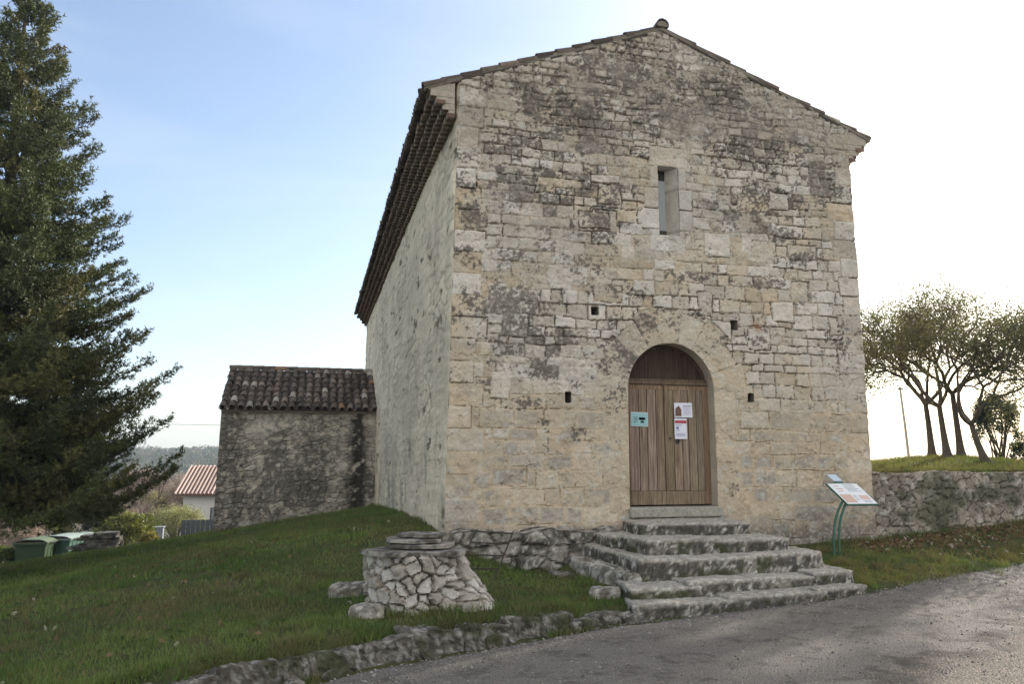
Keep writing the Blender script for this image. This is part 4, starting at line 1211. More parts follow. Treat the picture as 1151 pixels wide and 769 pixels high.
def leaf_cloud(center, rad, n, size, cols, seed, clumps=40, ar=.5, flat=.0, inner=.35):
    r = np.random.default_rng(seed); mb = MB()
    u = unit(r.normal(size=(clumps, 3))); u[:, 2] = np.where(u[:, 2] < -.3, -u[:, 2], u[:, 2])
    cr = r.uniform(.55, 1.0, clumps) ** .6
    cc = np.array(center) + u * cr[:, None] * np.array(rad) * .8
    k = r.integers(0, clumps, n)
    s = np.array(rad).mean() * r.uniform(.16, .34, clumps)
    P = cc[k] + unit(r.normal(size=(n, 3))) * (s[k] * r.random(n) ** .5)[:, None]
    tone = r.uniform(.7, 1.3, clumps)
    c0, c1 = np.array(cols[0]), np.array(cols[1])
    q = r.random(n)[:, None] * .5 + (r.random(clumps)[k])[:, None] * .5
    col = (c0 * (1 - q) + c1 * q) * tone[k][:, None]
    leaves(mb, P, size, ar, col, r)
    return mb, cc

def branch_tree(mbw, base, dirn, length, rad, depth, r, tips, split=(2, 4), spread=.6, up=.15, shrink=.72, n=6, col=(.12, .1, .08), wig=.12):
    k = 6; p = np.array(base, float); d = unit(np.array(dirn, float)); pts = [p.copy()]
    for i in range(k):
        d = unit(d + r.normal(0, wig, 3) + np.array([0, 0, up * .2])); p = p + d * length / k; pts.append(p.copy())
    mbw.tube(pts, np.linspace(rad, rad * (.68 if depth else .3), k + 1), n, col, False)
    if depth == 0:
        tips.append((pts[-1], d)); tips.append((pts[3], d)); return
    if depth == 1: tips.append((pts[4], d))
    m = r.integers(*split)
    az0 = r.uniform(0, 6.28)
    for i in range(m):
        a = az0 + i * 2 * math.pi / m + r.normal(0, .4)
        ref = np.array([0, 0, 1.]) if abs(d[2]) < .9 else np.array([1., 0, 0])
        e1 = unit(np.cross(d, ref)); e2 = np.cross(d, e1)
        nd = unit(d * math.cos(spread) + (e1 * math.cos(a) + e2 * math.sin(a)) * math.sin(spread) + np.array([0, 0, up]))
        branch_tree(mbw, pts[-1] if i or m == 1 else pts[-1], nd, length * shrink * r.uniform(.75, 1.2), rad * .66, depth - 1, r, tips, split, spread, up, shrink, max(4, n - 1), col, wig)

# ------------------------------------------------------------------ big fir at the left
def fir():
    r = np.random.default_rng(42)
    bx, by = -8.35, 5.0; bz = float(gz(np.array(bx), np.array(by))) - .1; top = 10.7; H = top - bz
    t = thing('fir_tree', 'tall dark fir tree at the left edge with layered drooping boughs', 'tree', (bx, by, bz))
    mb = MB(); zz = np.linspace(0, 1, 24)
    mb.tube(np.stack([bx + .06 * np.sin(zz * 5), by + .05 * np.cos(zz * 4), bz + zz * H], -1), .24 * (1 - zz) ** .9 + .012, 10, (.09, .07, .055))
    PP, DD, LL, CC = [], [], [], []
    wood = mb
    z = 1.75
    while z < H - .15:
        fr_ = z / H; nb = r.integers(11, 14) if fr_ < .55 else (r.integers(8, 11) if fr_ < .85 else 5); a0 = r.uniform(0, 6.28)
        R0 = 3.3 * min(1.06, (H - z) / 9.0) ** .98 + .12 * (.22 + .78 * float(sst(z + bz, 1.1, 4.2)))
        for i in range(nb):
            a = a0 + i * 6.283 / nb + r.normal(0, .18); L = R0 * r.uniform(.72, 1.03) + .12
            zb = bz + z + r.normal(0, .10)
            d = np.array([math.cos(a), math.sin(a), 0]); sidev = np.array([-d[1], d[0], 0])
            m = 14; s = np.linspace(0, 1, m)
            droop = L * (.02 + .13 * (1 - fr_)); tipup = L * (.30 + .30 * r.random())
            pz = zb + (.10 + .4 * fr_ ** 2) * L * s - droop * np.sin(s * np.pi * .75) * 1.3 + tipup * np.clip(s - .6, 0, 1) ** 1.4
            bend = r.normal(0, .08) * L
            path = np.stack([bx + d[0] * L * s + sidev[0] * bend * s * s, by + d[1] * L * s + sidev[1] * bend * s * s, pz], -1)
            wood.tube(path[::2], np.linspace(.035 * L / 3 + .008, .004, len(path[::2])), 4, (.07, .055, .045), False)
            tn = np.gradient(path, axis=0); tn = unit(tn)
            tone = np.array([.075, .092, .032]) * r.uniform(.75, 1.3)
            if r.random() < .22: tone = np.array([.12, .118, .042]) * r.uniform(.8, 1.2)
            ns = int(L / .068) + 3
            for j in range(ns):
                u = .10 + .9 * (j + r.random()) / ns; q = min(u, .999) * (m - 1); i0 = int(q); f = q - i0
                pt = path[i0] * (1 - f) + path[min(i0 + 1, m - 1)] * f; tg = tn[i0]
                wprof = L * .29 * (math.sin(min(1, u * 1.25 + .12) * math.pi) ** .7 * .8 + .25 * (1 - u)) * r.uniform(.6, 1.1) + .07
                for sg in (-1, 1):
                    sd_ = unit(tg * .75 + sg * np.cross(tg, np.array([0, 0, 1.])) * .8 + np.array([0, 0, r.normal(-.02, .15)]))
                    nsub = max(2, int(wprof / .10))
                    for k2 in range(nsub):
                        v = (k2 + .5) / nsub
                        b0 = pt + sd_ * wprof * v + np.array([0, 0, r.normal(-.02, .06)])
                        dd = unit(sd_ * .7 + tg * .5 + r.normal(0, .45, 3) + np.array([0, 0, .25 + .3 * v]))
                        PP.append(b0); DD.append(dd); LL.append(r.uniform(.11, .20)); CC.append(tone * r.uniform(.85, 1.15))
            PP.append(path[-1] - tn[-1] * .1); DD.append(tn[-1]); LL.append(.22); CC.append(tone * 1.1)
        z += r.uniform(.30, .52) if fr_ < .8 else r.uniform(.22, .34)
    link('trunk', wood, M['bark'], t)
    mb = MB()
    needles(mb, np.array(PP), np.array(DD), np.array(LL), 16, .068, .022, np.array(CC), .95, r)
    link('crown', mb, M['needle'], t)
    print('fir twigs', len(PP))
fir()

# ------------------------------------------------------------------ olives on the terrace
def olive(x, y, seed, lean, fork, crown, label, leafn=9, group='olive trees on the terrace', hgt=1.0):
    r = np.random.default_rng(seed); z = float(tz(x, y)) - .05
    t = thing('olive_tree', label, 'tree', (x, y, z), group)
    mbw = MB(); tips = []
    lean = np.array(lean, float)
    top = np.array([x, y, z]) + np.array([lean[0], lean[1], fork])
    s = np.linspace(0, 1, 9)[:, None]
    path = np.array([x, y, z]) * (1 - s) + top * s + np.sin(s * 3.1) * np.array([lean[0] * .25 + .05, .03, 0]) * .6
    wv = .078 * (1 - .3 * s[:, 0]) + .07 * np.exp(-s[:, 0] * 9)
    mbw.tube(path, wv, 9, (.10, .088, .075), False)
    m = 4
    for i in range(m):
        a = i * 6.283 / m + r.uniform(-.5, .5); d = unit(np.array([math.cos(a) * .9, math.sin(a) * .9, .75 + r.uniform(-.15, .25)]) + np.array([lean[0], lean[1], 0]) * .5)
        branch_tree(mbw, top - np.array([0, 0, .06]), d, crown * r.uniform(.42, .56), .046, 4, r, tips, (2, 4), .55, .10, .70, 6, (.10, .088, .075), .16)
    link('trunk', mbw, M['bark'], t, smooth=True)
    mb = MB(); PP = []; CC = []
    for p, d in tips:
        k = r.integers(max(2, leafn - 5), leafn + 6); q = p + r.normal(0, .17, (k, 3)) * np.array([1.1, 1.1, 1.0]) * crown / 1.8 - np.array([0, 0, .08])
        PP.append(q); CC.append(np.tile(np.array([.125, .125, .07]) * r.uniform(.75, 1.3) * np.array([1.0, 1, r.uniform(.8, 1.15)]), (k, 1)))
    PP = np.vstack(PP); CC = np.vstack(CC)
    dr = PP[r.random(len(PP)) < .22]; dr = dr + (dr - np.array([x, y, 0])) * np.array([.03, .03, 0]) - np.array([0, 0, 1.]) * r.uniform(.1, .5, (len(dr), 1))
    PP = np.vstack([PP, dr]); CC = np.vstack([CC, np.tile(np.array([.13, .12, .065]), (len(dr), 1))])
    P1 = PP + 0
    PP = np.vstack([PP, P1 + r.normal(0, .06, P1.shape), P1 + r.normal(0, .09, P1.shape)]); CC = np.vstack([CC, CC * .95, CC * 1.05])
    leaves(mb, PP, .078, .34, CC, r, .2)
    link('crown', mb, M['leaf'], t)
    return t
olive(12.55, 3.59, 1, (.02, .1), 1.4, 2.05, 'olive tree with upright trunk, leftmost and rearmost of the grove on the mound')
olive(12.40, 2.95, 2, (-.12, 0), 1.3, 2.1, 'olive tree leaning left with heavy limbs, second from the chapel on the mound')
olive(13.0, 3.16, 3, (-.06, .05), 1.65, 2.25, 'olive tree with tall straight trunk and highest crown on the mound')
olive(12.6, 2.06, 4, (-.28, .05), .95, 1.9, 'olive tree bending left with a low fork, nearest the terrace edge')
olive(15.6, 1.6, 5, (-.1, .1), 1.4, 2.2, 'olive tree with wide crown at the right edge of the terrace', 6)
olive(19.2, 1.9, 7, (.1, .1), 1.5, 2.1, 'olive tree at the far right end of the terrace wall')

def shrub(name, label, cat, x, y, rad, n, size, cols, seed, clumps=40, ar=.5, zf=gz, stem=(.1, .08, .06), mat='leaf', group=None, sink=.05):
    z = float(zf(np.array(x), np.array(y)))
    t = thing(name, label, cat, (x, y, z), group)
    mb, cc = leaf_cloud((x, y, z + rad[2] * .9 - sink), rad, n, size, cols, seed, clumps, ar)
    link('foliage', mb, M[mat], t)
    mb = MB(); r = np.random.default_rng(seed)
    for c_ in cc[::3]:
        mb.tube([(x + r.normal(0, .08), y + r.normal(0, .08), z - .1), ((x + c_[0]) / 2 + r.normal(0, .05), (y + c_[1]) / 2, (z + c_[2]) / 2 + .1), c_], [.03, .02, .008], 4, stem, False)
    link('stem', mb, M['bark'], t)
    return t
def bare_tree(name, label, cat, x, y, h, seed, col, depth=5, spread=.42, trunk=.12, group=None, first=.3, split=(2, 4), zf=gz, wid=1.0):
    r = np.random.default_rng(seed); z = float(zf(np.array(x), np.array(y)))
    t = thing(name, label, cat, (x, y, z), group); mb = MB(); tips = []
    branch_tree(mb, (x, y, z - .1), (0, 0, 1), h * first, trunk, 1 if depth < 2 else depth, r, tips, split, spread, .18, .74, 6, col, .12)
    link('trunk', mb, M['bark'], t)
    mb = MB()
    Pt = np.array([p for p, d in tips]); Dt = np.array([d for p, d in tips])
    kk = 16; Pn = np.repeat(Pt, kk, 0) + r.normal(0, .2, (len(Pt) * kk, 3)); Dn = unit(np.repeat(Dt, kk, 0) + r.normal(0, .6, (len(Pt) * kk, 3)))
    needles(mb, Pn, Dn, np.full(len(Pn), .2), 1, h * .09, .022, np.tile(np.array(col), (len(Pn), 1)), .5, r)
    link('twigs', mb, M['twig'], t)
    return t

def pine(x, y, top, crown_r, crown_h):
    r = np.random.default_rng(88); z = float(tz(x, y))
    t = thing('added_shade_pine', 'added unseen tall pine beyond the olive grove, bare trunk and high crown shaped to shade the road', 'tree', (x, y, z))
    mb, cc = leaf_cloud((x, y, top - crown_h), (crown_r, crown_r, crown_h), 16000, .2, ((.04, .055, .02), (.08, .09, .035)), 89, 90, .25)
    link('crown', mb, M['leaf'], t)
    mb = MB(); mb.tube([(x, y, z - .2), (x + .1, y, z + 4), (x, y, top - 2 * crown_h + .6)], [.28, .2, .13], 9, (.14, .10, .075))
    for c_ in cc[::4]: mb.tube([(x, y, top - 2 * crown_h + r.uniform(0, .6)), ((x + c_[0]) / 2, (y + c_[1]) / 2, c_[2] - .5), c_], [.06, .04, .015], 5, (.12, .09, .07), False)
    link('trunk', mb, M['bark'], t, smooth=True)
pine(27.0, 8.25, 17.0, 2.0, 3.6)  # added tree out of view; high crown shades the road, bare trunk lets sun through
shrub('conifer_bush', 'dark blue-green conifer bush under the olive trees at the right edge', 'bush', 17.0, 5.9, (.7, .7, 1.25), 6000, .10, ((.03, .05, .035), (.06, .08, .05)), 61, 60, .35, tz)
shrub('hedge_bush', 'low dark rounded bush beside the conifer bush at the right edge', 'bush', 18.1, 5.7, (1.0, .7, .42), 4500, .09, ((.03, .045, .03), (.05, .07, .04)), 62, 40, .4, tz)
# leaning pole behind the terrace
mb = MB(); zp = float(tz(15.7, 8.0)); mb.tube([(15.75, 8.0, zp - .2), (15.68, 8.0, zp + 1.2), (15.6, 8.0, zp + 2.45)], [.04, .037, .034], 8, (.45, .45, .45))
mb.box(15.52, 15.70, 7.97, 8.03, zp + 2.36, zp + 2.41, (.25, .25, .25))
tag(link('utility_pole', mb, M['metal'], loc=(15.7, 8, zp)), 'thin grey leaning pole standing behind the terrace left of the olive trunks', 'pole')

# ------------------------------------------------------------------ left background
def bin_(x, y, rot, colr, lidc, label):
    z = float(gz(np.array(x), np.array(y)))
    t = thing('waste_container', label, 'bin', (0, 0, 0), 'waste containers below the lawn')
    mb = MB()
    def ring(wx_, wy_, zz): return [(-wx_, -wy_, zz), (wx_, -wy_, zz), (wx_, wy_, zz), (-wx_, wy_, zz)]
    mb.hexa(ring(.55, .42, .14), ring(.64, .5, 1.08), colr); mb.hexa(ring(.68, .54, 1.03), ring(.68, .54, 1.10), np.array(colr) * 1.1)
    for sx in (-.35, 0, .35): mb.hexa([(sx - .03, -.455, .2), (sx + .03, -.455, .2), (sx + .03, -.40, .2), (sx - .03, -.40, .2)], [(sx - .03, -.51, 1.0), (sx + .03, -.51, 1.0), (sx + .03, -.46, 1.0), (sx - .03, -.46, 1.0)], np.array(colr) * .9)
    link('body', mb, M['plain'], t, bevel=.02)
    mb = MB(); g = np.linspace(-1, 1, 9); A, B = np.meshgrid(g, g)
    mb.grid(np.stack([A * .69, B * .55, 1.115 + .14 * np.sqrt(np.clip(1 - B ** 2 * .95, 0, 1))], -1), lidc); mb.box(-.70, .70, -.57, .57, 1.105, 1.135, lidc)
    lid = link('lid', mb, M['plain'], t)
    mb = MB(); mb.tube([(-.5, -.6, 1.12), (0, -.62, 1.12), (.5, -.6, 1.12)], .018, 6, (.06, .06, .06)); link('handle', mb, M['plain'], lid)
    for sx in (-.48, .48):
        for sy in (-.34, .34):
            mb = MB(); mb.tube([(sx - .03, sy, .09), (sx + .03, sy, .09)], .09, 12, (.03, .03, .03)); link('wheel', mb, M['plain'], t)
    t.location = (x, y, z + .0); t.rotation_euler = (0, 0, rot)
    return t
bin_(-11.55, 19.7, R(88), (.035, .06, .03), (.10, .13, .075), 'dark olive green waste container, leftmost of the row below the lawn')
bin_(-11.0, 20.8, R(82), (.055, .11, .085), (.22, .27, .24), 'light green waste container with pale grey lid, middle of the row')
bin_(-10.9, 22.4, R(76), (.07, .12, .085), (.2, .24, .2), 'green waste container with pale lid beside the stacked slabs')
def slab_dark(G, seed): return slab_col(G, seed) * .45
# stack of old slabs
x, y = -9.05, 18.6; z = float(gz(np.array(x), np.array(y))) - .12
t = thing('slab_pile', 'heap of dark stacked flat stones beside the waste containers', 'stone pile', (x, y, z))
r = np.random.default_rng(77)
for k in range(11):
    mb = MB(); f = k / 11
    cx, cy = x - .1 + r.normal(0, .12), y + r.normal(0, .12); L = 1.05 * (1 - .62 * f) + r.uniform(-.1, .15); W = .6 * (1 - .4 * f)
    rock_block(mb, [(cx - L, cy - W), (cx + L, cy - W + r.normal(0, .08)), (cx + L * .95, cy + W), (cx - L * .9, cy + W)], z + .07 + k * .088, z - .02 + k * .088 - (.2 if k == 0 else 0), 600 + k, .01, .03, slab_dark, .06)
    link('slab', mb, M['rough_stone'], t)

# house
hx, hy = -9.55, 36.5; hz = float(gz(np.array(hx), np.array(hy))); he = -.98
house = thing('house', 'white house with striped red tile roof behind the annex corner', 'house', (hx, hy, hz))
hw = 7.0; ha = R(-7)
ca, sa = math.cos(ha), math.sin(ha)
def hp(u, v, zz): return (hx + u * ca - v * sa, hy + u * sa + v * ca, zz)
mb = MB(); mb.hexa([hp(.35, .35, hz - .5), hp(hw, .35, hz - .5), hp(hw, 5.6, hz - .5), hp(.35, 5.6, hz - .5)], [hp(.35, .35, he), hp(hw, .35, he), hp(hw, 5.6, he), hp(.35, 5.6, he)], (.70, .69, .66))
mb.prism([hp(.36, .35, he), hp(.36, 5.6, he), hp(.36, 3.0, he + 1.45)], np.array(hp(1, 0, 0)) * 0 + np.array([ca, sa, 0]) * .2, (.70, .69, .66))
wl = link('wall', mb, M['plain'], house)
mb = MB()
A = np.array([ca, sa, 0]); Fv = np.array([-sa, ca, 0])
ridge = np.array(hp(0, 3.0, he + 1.62))
for sg, sd_ in ((-1, 5), (1, 6)):
    D = sg * Fv * 3.15 + np.array([0, 0, -1.62]); L = np.linalg.norm(D); D /= L
    rr = np.random.default_rng(sd_); Nn = np.array([0, 0, 1.]) ; Nn = unit(np.cross(A, D)); Nn = Nn if Nn[2] > 0 else -Nn
    for i in range(int(hw / .225)):
        cc = np.array([.43, .335, .29]) * rr.uniform(.85, 1.15)
        half_pipe(mb, ridge + A * (i * .225) + Nn * .03, ridge + A * (i * .225) + D * L + Nn * .03, Nn, .066, .07, cc, .02)
    mb.prism([ridge, ridge + A * hw, ridge + A * hw + D * L, ridge + D * L], -Nn * .06, (.21, .125, .10))
rf = link('roof', mb, M['tile'], house)
mb = MB(); mb.hexa([hp(1.9, .30, he - 1.75), hp(3.1, .30, he - 1.75), hp(3.1, .4, he - 1.75), hp(1.9, .4, he - 1.75)], [hp(1.9, .30, he - .75), hp(3.1, .30, he - .75), hp(3.1, .4, he - .75), hp(1.9, .4, he - .75)], (.06, .06, .06))
wn = link('window', mb, M['metal'], house)
mb = MB(); mb.hexa([hp(1.98, .285, he - 1.69), hp(3.02, .285, he - 1.69), hp(3.02, .295, he - 1.69), hp(1.98, .295, he - 1.69)], [hp(1.98, .285, he - .81), hp(3.02, .285, he - .81), hp(3.02, .295, he - .81), hp(1.98, .295, he - .81)], (.25, .3, .33))
link('pane', mb, M['pane'], wn)
# fence and meter cabinet
fx, fy = -7.6, 29.2; z = float(gz(np.array(fx), np.array(fy)))
mb = MB()
for k in range(12): mb.box(fx - .5 + k * .22, fx - .5 + k * .22 + .205, fy - .02 + .004 * (k % 2), fy + .02, z - .2, z + 1.05, (.075, .085, .10))
mb.box(fx - .5, fx + 2.2, fy + .022, fy + .06, z + .8, z + .88, (.06, .07, .08))
tag(link('board_fence', mb, M['plain'], loc=(fx, fy, z)), 'dark grey solid board fence in front of the white house', 'fence')
cx_, cy_ = -8.85, 27.6; z = float(gz(np.array(cx_), np.array(cy_)))
cab = thing('meter_cabinet', 'small blue-grey cabinet standing among the shrubs left of the fence', 'cabinet', (cx_, cy_, z))
mb = MB(); mb.box(cx_ - .22, cx_ + .22, cy_ - .15, cy_ + .15, z - .1, z + 1.0, (.22, .25, .29)); mb.box(cx_ - .26, cx_ + .26, cy_ - .19, cy_ + .19, z + 1.003, z + 1.05, (.27, .29, .32))
bd_ = link('body', mb, M['plain'], cab, bevel=.01)
mb = MB(); mb.box(cx_ - .18, cx_ + .18, cy_ - .168, cy_ - .152, z + .1, z + .94, (.18, .21, .25)); link('door', mb, M['plain'], cab)
# sunny lane beyond the lawn
mb = MB(); xs = np.linspace(-9.3, -5.6, 20); e0 = 25.8 + (xs + 9.3) * .35
P = np.stack([np.stack([xs, e0, gz(xs, e0) + .03], -1), np.stack([xs, e0 + 1.6, gz(xs, e0 + 1.6) + .03], -1)])
mb.grid(P, (.42, .37, .29)); kind(link('path', mb, M['soil']), 'structure')

# shrubs and bare trees
shrub('round_bush', 'clipped rounded evergreen bush behind the stacked slabs', 'bush', -9.7, 24.9, (1.45, 1.1, 1.0), 9000, .11, ((.07, .085, .022), (.20, .20, .055)), 71, 70, .55)
shrub('leafy_bush', 'bright leafed laurel bush left of the waste containers', 'bush', -12.6, 19.6, (.62, .6, .75), 2600, .12, ((.06, .085, .02), (.14, .16, .05)), 72, 30, .5)
shrub('dry_bush', 'dry brown scrub at the left edge under the fir', 'bush', -13.6, 18.6, (.9, .8, .6), 3000, .10, ((.13, .10, .07), (.16, .15, .07)), 73, 30, .25)
shrub('olive_shrub', 'pale grey-green feathery shrub in front of the white house wall', 'bush', -8.7, 31.4, (1.8, 1.3, 1.2), 9000, .12, ((.18, .19, .10), (.32, .31, .17)), 74, 80, .28)
shrub('green_shrub', 'small mid green shrub between the round bush and the pale shrub', 'bush', -9.7, 29.0, (1.0, .8, 1.1), 4000, .12, ((.06, .08, .025), (.14, .14, .06)), 75, 40, .5)
shrub('yellow_shrub', 'low yellowing shrub at the foot of the round bush', 'bush', -8.35, 22.6, (.5, .5, .4), 1500, .09, ((.17, .15, .04), (.24, .20, .06)), 76, 18, .4)
shrub('evergreen_tree', 'dark evergreen tree standing above the round bush', 'tree', -12.6, 33.5, (1.15, 1.1, 1.75), 9000, .14, ((.028, .036, .018), (.065, .068, .032)), 77, 60, .4, sink=-.9)
shrub('light_conifer', 'soft yellow-green conifer between the bare trees and the fir', 'tree', -14.9, 33.0, (1.5, 1.3, 1.7), 9000, .16, ((.15, .16, .04), (.27, .27, .08)), 78, 60, .3, sink=-.3)
shrub('grey_green_tree', 'grey-green tree behind the evergreen, mottled with pale twigs', 'tree', -11.6, 40.5, (1.5, 1.3, 2.1), 7000, .15, ((.15, .14, .08), (.26, .22, .13)), 79, 50, .25, sink=-.5)
BT = [(-14.2, 27.5, 2.3, 'reddish bare thicket directly behind the waste containers'), (-16.9, 30.2, 3.4, 'reddish bare thicket behind the leafy bush under the fir'), (-12.9, 36.6, 3.6, 'reddish bare thicket left of the round bush'), (-18.8, 27.6, 3.2, 'reddish bare thicket at the left picture edge'),
      (-13.6, 45.0, 5.2, 'purplish bare tree rising behind the evergreen tree'), (-10.4, 49.0, 5.4, 'purplish bare tree midway between the evergreen tree and the house'), (-17.5, 48.0, 5.6, 'purplish bare tree behind the yellow-green conifer'), (-9.6, 43.0, 4.0, 'purplish bare bush just left of the house roof')]
for k, (x, y, h, lab) in enumerate(BT):
    bare_tree('bare_tree', lab, 'tree', x, y, h * 1.25, 200 + k, (.36, .29, .235), 5, .46, .05, 'bare winter trees in the valley', .26, (2, 5))
bare_tree('bare_tree', 'dark slender leafless tree standing left of the white house roof', 'tree', -11.0, 39.5, 4.6, 301, (.10, .08, .07), 5, .36, .08, 'bare winter trees in the valley', .3, (2, 3))

# overhead wire to the chapel
mb = MB(); s = np.linspace(0, 1, 20)
mb.tube(np.stack([-40 + 38 * s, 58 - 28 * s, 6.2 - 3.2 * s - 1.6 * s * (1 - s)], -1), .018, 5, (.05, .05, .05)) if False else None
mb.tube(np.stack([-30 + 34 * s, 40 + 0 * s, 3.6 - .4 * s - .6 * s * (1 - s)], -1), .012, 5, (.12, .12, .12))
tag(link('overhead_wire', mb, M['plain'], loc=(-13, 40, 3.2)), 'thin overhead wire crossing the sky between the fir and the annex', 'wire')

# wooded hill across the valley
def hillz(a, d):
    return -14 + (18.5 + 2.5 * np.sin(a * 5 + 1.0) + 4 * fbm2(a * 14, a * 0, 150)) * sst(d, 180, 560) * (1 - sst(a, .05, .35))
aa = np.linspace(-1.1, .4, 120); dd = np.r_[np.linspace(120, 620, 40), np.linspace(650, 900, 6)]
A_, D_ = np.meshgrid(aa, dd)
Zh = hillz(A_, np.where(D_ > 620, 620 - (D_ - 620) * .8, D_))
hill_pts = np.stack([-2.16 + D_ * np.sin(A_), -12.5 + D_ * np.cos(A_), Zh], -1)
mb = MB(); mb.grid(hill_pts, (.07, .065, .045))
kind(link('hill', mb, M['soil'], smooth=True), 'structure')
r = np.random.default_rng(90); nt = 4200
ta = r.uniform(-.85, .05, nt); td = 230 + 390 * r.random(nt) ** .8; tzv = hillz(ta, td)
tx, ty = -2.16 + td * np.sin(ta), -12.5 + td * np.cos(ta)
kk = 60; h_t = r.uniform(3.0, 6.5, nt) * (.6 + .4 * sst(td, 150, 400)); w_t = h_t * r.uniform(.35, .55, nt)
Pn = unit(r.normal(size=(nt, kk, 3))) * r.random((nt, kk, 1)) ** .4
Pn = Pn * np.stack([w_t, w_t, h_t * .5], -1)[:, None] + np.stack([tx, ty, tzv + h_t * .5], -1)[:, None]
dec = r.random(nt) < np.where(td < 330, .6, .25)
tc = np.where(dec[:, None], np.array([.12, .105, .08]), np.array([.05, .066, .035])) * r.uniform(.85, 1.15, (nt, 1))
mb = MB(); leaves(mb, Pn.reshape(-1, 3), 1.0, .8, np.repeat(tc, kk, 0) * r.uniform(.92, 1.08, (nt * kk, 1)), r)
wo = link('woodland', mb, M['leaf']); kind(wo, 'stuff')
tag(wo, 'mixed woodland covering the distant hill', 'woodland')

# ------------------------------------------------------------------ grass, leaves and gravel
def blades(mb, x, y, z, h, w, col, r, lean=.5):
    n = len(x); a = r.uniform(0, 6.283, n); p = np.stack([x, y, z], -1)
    s = np.stack([np.cos(a), np.sin(a), 0 * a], -1) * (w * .5)[:, None]
    b = r.uniform(0, 6.283, n); tip = p + np.stack([np.cos(b) * h * lean * r.random(n), np.sin(b) * h * lean * r.random(n), h], -1)
    V = np.stack([p - s, p + s, tip], 1).reshape(-1, 3)
    mb.add(V, np.arange(3 * n).reshape(-1, 3), np.repeat(col, 3, 0))
def in_chapel(x, y): return ((x > -.02) & (x < WID) & (y > -.02)) | ((x > -5.1) & (x < .1) & (y > AY - .1) & (y < AY + 6)) 
def on_steps(x, y): return (x > 1.9) & (x < 5.65) & (y > -3.0) & (y < 0)
def grass_col(x, y, n, r):
    p = fbm2(x * .8, y * .8, 120, 4); q = fbm2(x * 3.5, y * 3.5, 121, 3)
    c = mixc(np.array([.085, .145, .032]), np.array([.14, .195, .05]), sst(p, .42, .58))
    c = mixc(c, np.array([.165, .135, .065]), sst(q * .6 + fbm2(x * .5, y * .9, 129, 4) * .5 + (r.random(n) - .5) * .3, .54, .66) * .7)
    return c * r.uniform(.65, 1.35, (n, 1))
r = np.random.default_rng(33)
mb = MB()
# lawn: denser close to the camera
n = 900000
x = r.uniform(-14, 2.4, n); y = r.uniform(-9, 17, n)
d = np.hypot(x + 2.16, y + 12.46)
keepm = (r.random(n) < np.clip((8.5 / d) ** 1.6, .12, 1)) & (kerb_d(x, y) > .22) & ~in_chapel(x, y) & ~on_steps(x, y)
vx = (x + 2.163) * math.sin(R(14.41)) + (y + 12.457) * math.cos(R(14.41)); hxv = (x + 2.163) * math.cos(R(14.41)) - (y + 12.457) * math.sin(R(14.41))
keepm &= (hxv / np.maximum(vx, .1) > -.95) & (vx > 3)
bare = fbm2(x * 1.6, y * 1.6, 122, 4)
keepm &= (r.random(n) < .35 + .65 * sst(bare, .35, .5))
x, y, d = x[keepm], y[keepm], d[keepm]; n = len(x)
tall = sst(fbm2(x * 1.6, y * 1.6, 123, 4), .52, .64)
hg = (.025 + .03 * r.random(n) + .06 * tall * r.random(n)) * (1 + .012 * d)
hg *= 1 + .9 * np.exp(-((kerb_d(x, y) - .3) / .25) ** 2) * r.random(n)
blades(mb, x, y, gz(x, y) - .004, hg, .009 * np.clip(d / 8, .8, 2.2), grass_col(x, y, n, r), r, .9)
print('lawn blades', n)
# rank tufts
nt_ = 420; tx_ = r.uniform(-9, 1.8, nt_); ty_ = r.uniform(-7, 6, nt_); kd = kerb_d(tx_, ty_); ok = (kd > .25) & ~in_chapel(tx_, ty_) & ~on_steps(tx_, ty_); tx_, ty_ = tx_[ok], ty_[ok]
nb_ = 70; x = np.repeat(tx_, nb_) + r.normal(0, .055, len(tx_) * nb_); y = np.repeat(ty_, nb_) + r.normal(0, .055, len(tx_) * nb_); n = len(x)
tone = np.repeat(r.uniform(.6, 1.15, len(tx_)), nb_)[:, None]
blades(mb, x, y, gz(x, y) - .004, np.repeat(r.uniform(.05, .13, len(tx_)), nb_) * r.uniform(.4, 1, n), np.full(n, .008), grass_col(x, y, n, r) * tone, r, 1.0)
# flat broad weeds
n = 2600; x = r.uniform(-8, 2, n); y = r.uniform(-7, 4, n); ok = (kerb_d(x, y) > .25) & ~in_chapel(x, y) & ~on_steps(x, y) & (fbm2(x * 1.2, y * 1.2, 140, 3) > .52); x, y = x[ok], y[ok]; n = len(x)
leaves(mb, np.stack([x, y, gz(x, y) + .03], -1), .07, .6, np.array([.07, .11, .035]) * r.uniform(.7, 1.3, (n, 1)), r, .2)
# verge on the right
n = 130000
x = r.uniform(5.3, 14, n); y = r.uniform(-3.2, .1, n); edge_y = np.interp(x, ROADL[:, 0], ROADL[:, 1])
keepm = (y > edge_y + (fbm2(x * 2, y * 2, 124) - .5) * .8 - r.exponential(.06, n)) & ~on_steps(x, y) & ~((x < WID) & (y > -.08)) & (r.random(n) < .2 + .8 * sst(-y, .35, 1.0))
x, y = x[keepm], y[keepm]; n = len(x)
pv = fbm2(x * 2.2, y * 3.0, 127, 4); pw = fbm2(x * 6, y * 6, 128, 3)
cg = grass_col(x, y, n, r); cg = mixc(cg, np.array([.26, .26, .065]) * r.uniform(.6, 1.3, (n, 1)), .75 * sst(pv, .40, .60)); cg = mixc(cg, np.array([.24, .19, .10]), .7 * sst(pw, .58, .70))
kp = r.random(n) < .25 + .75 * sst(fbm2(x * 3, y * 3, 130, 4), .36, .52); x, y, cg, pv, pw = x[kp], y[kp], cg[kp], pv[kp], pw[kp]; n = len(x)
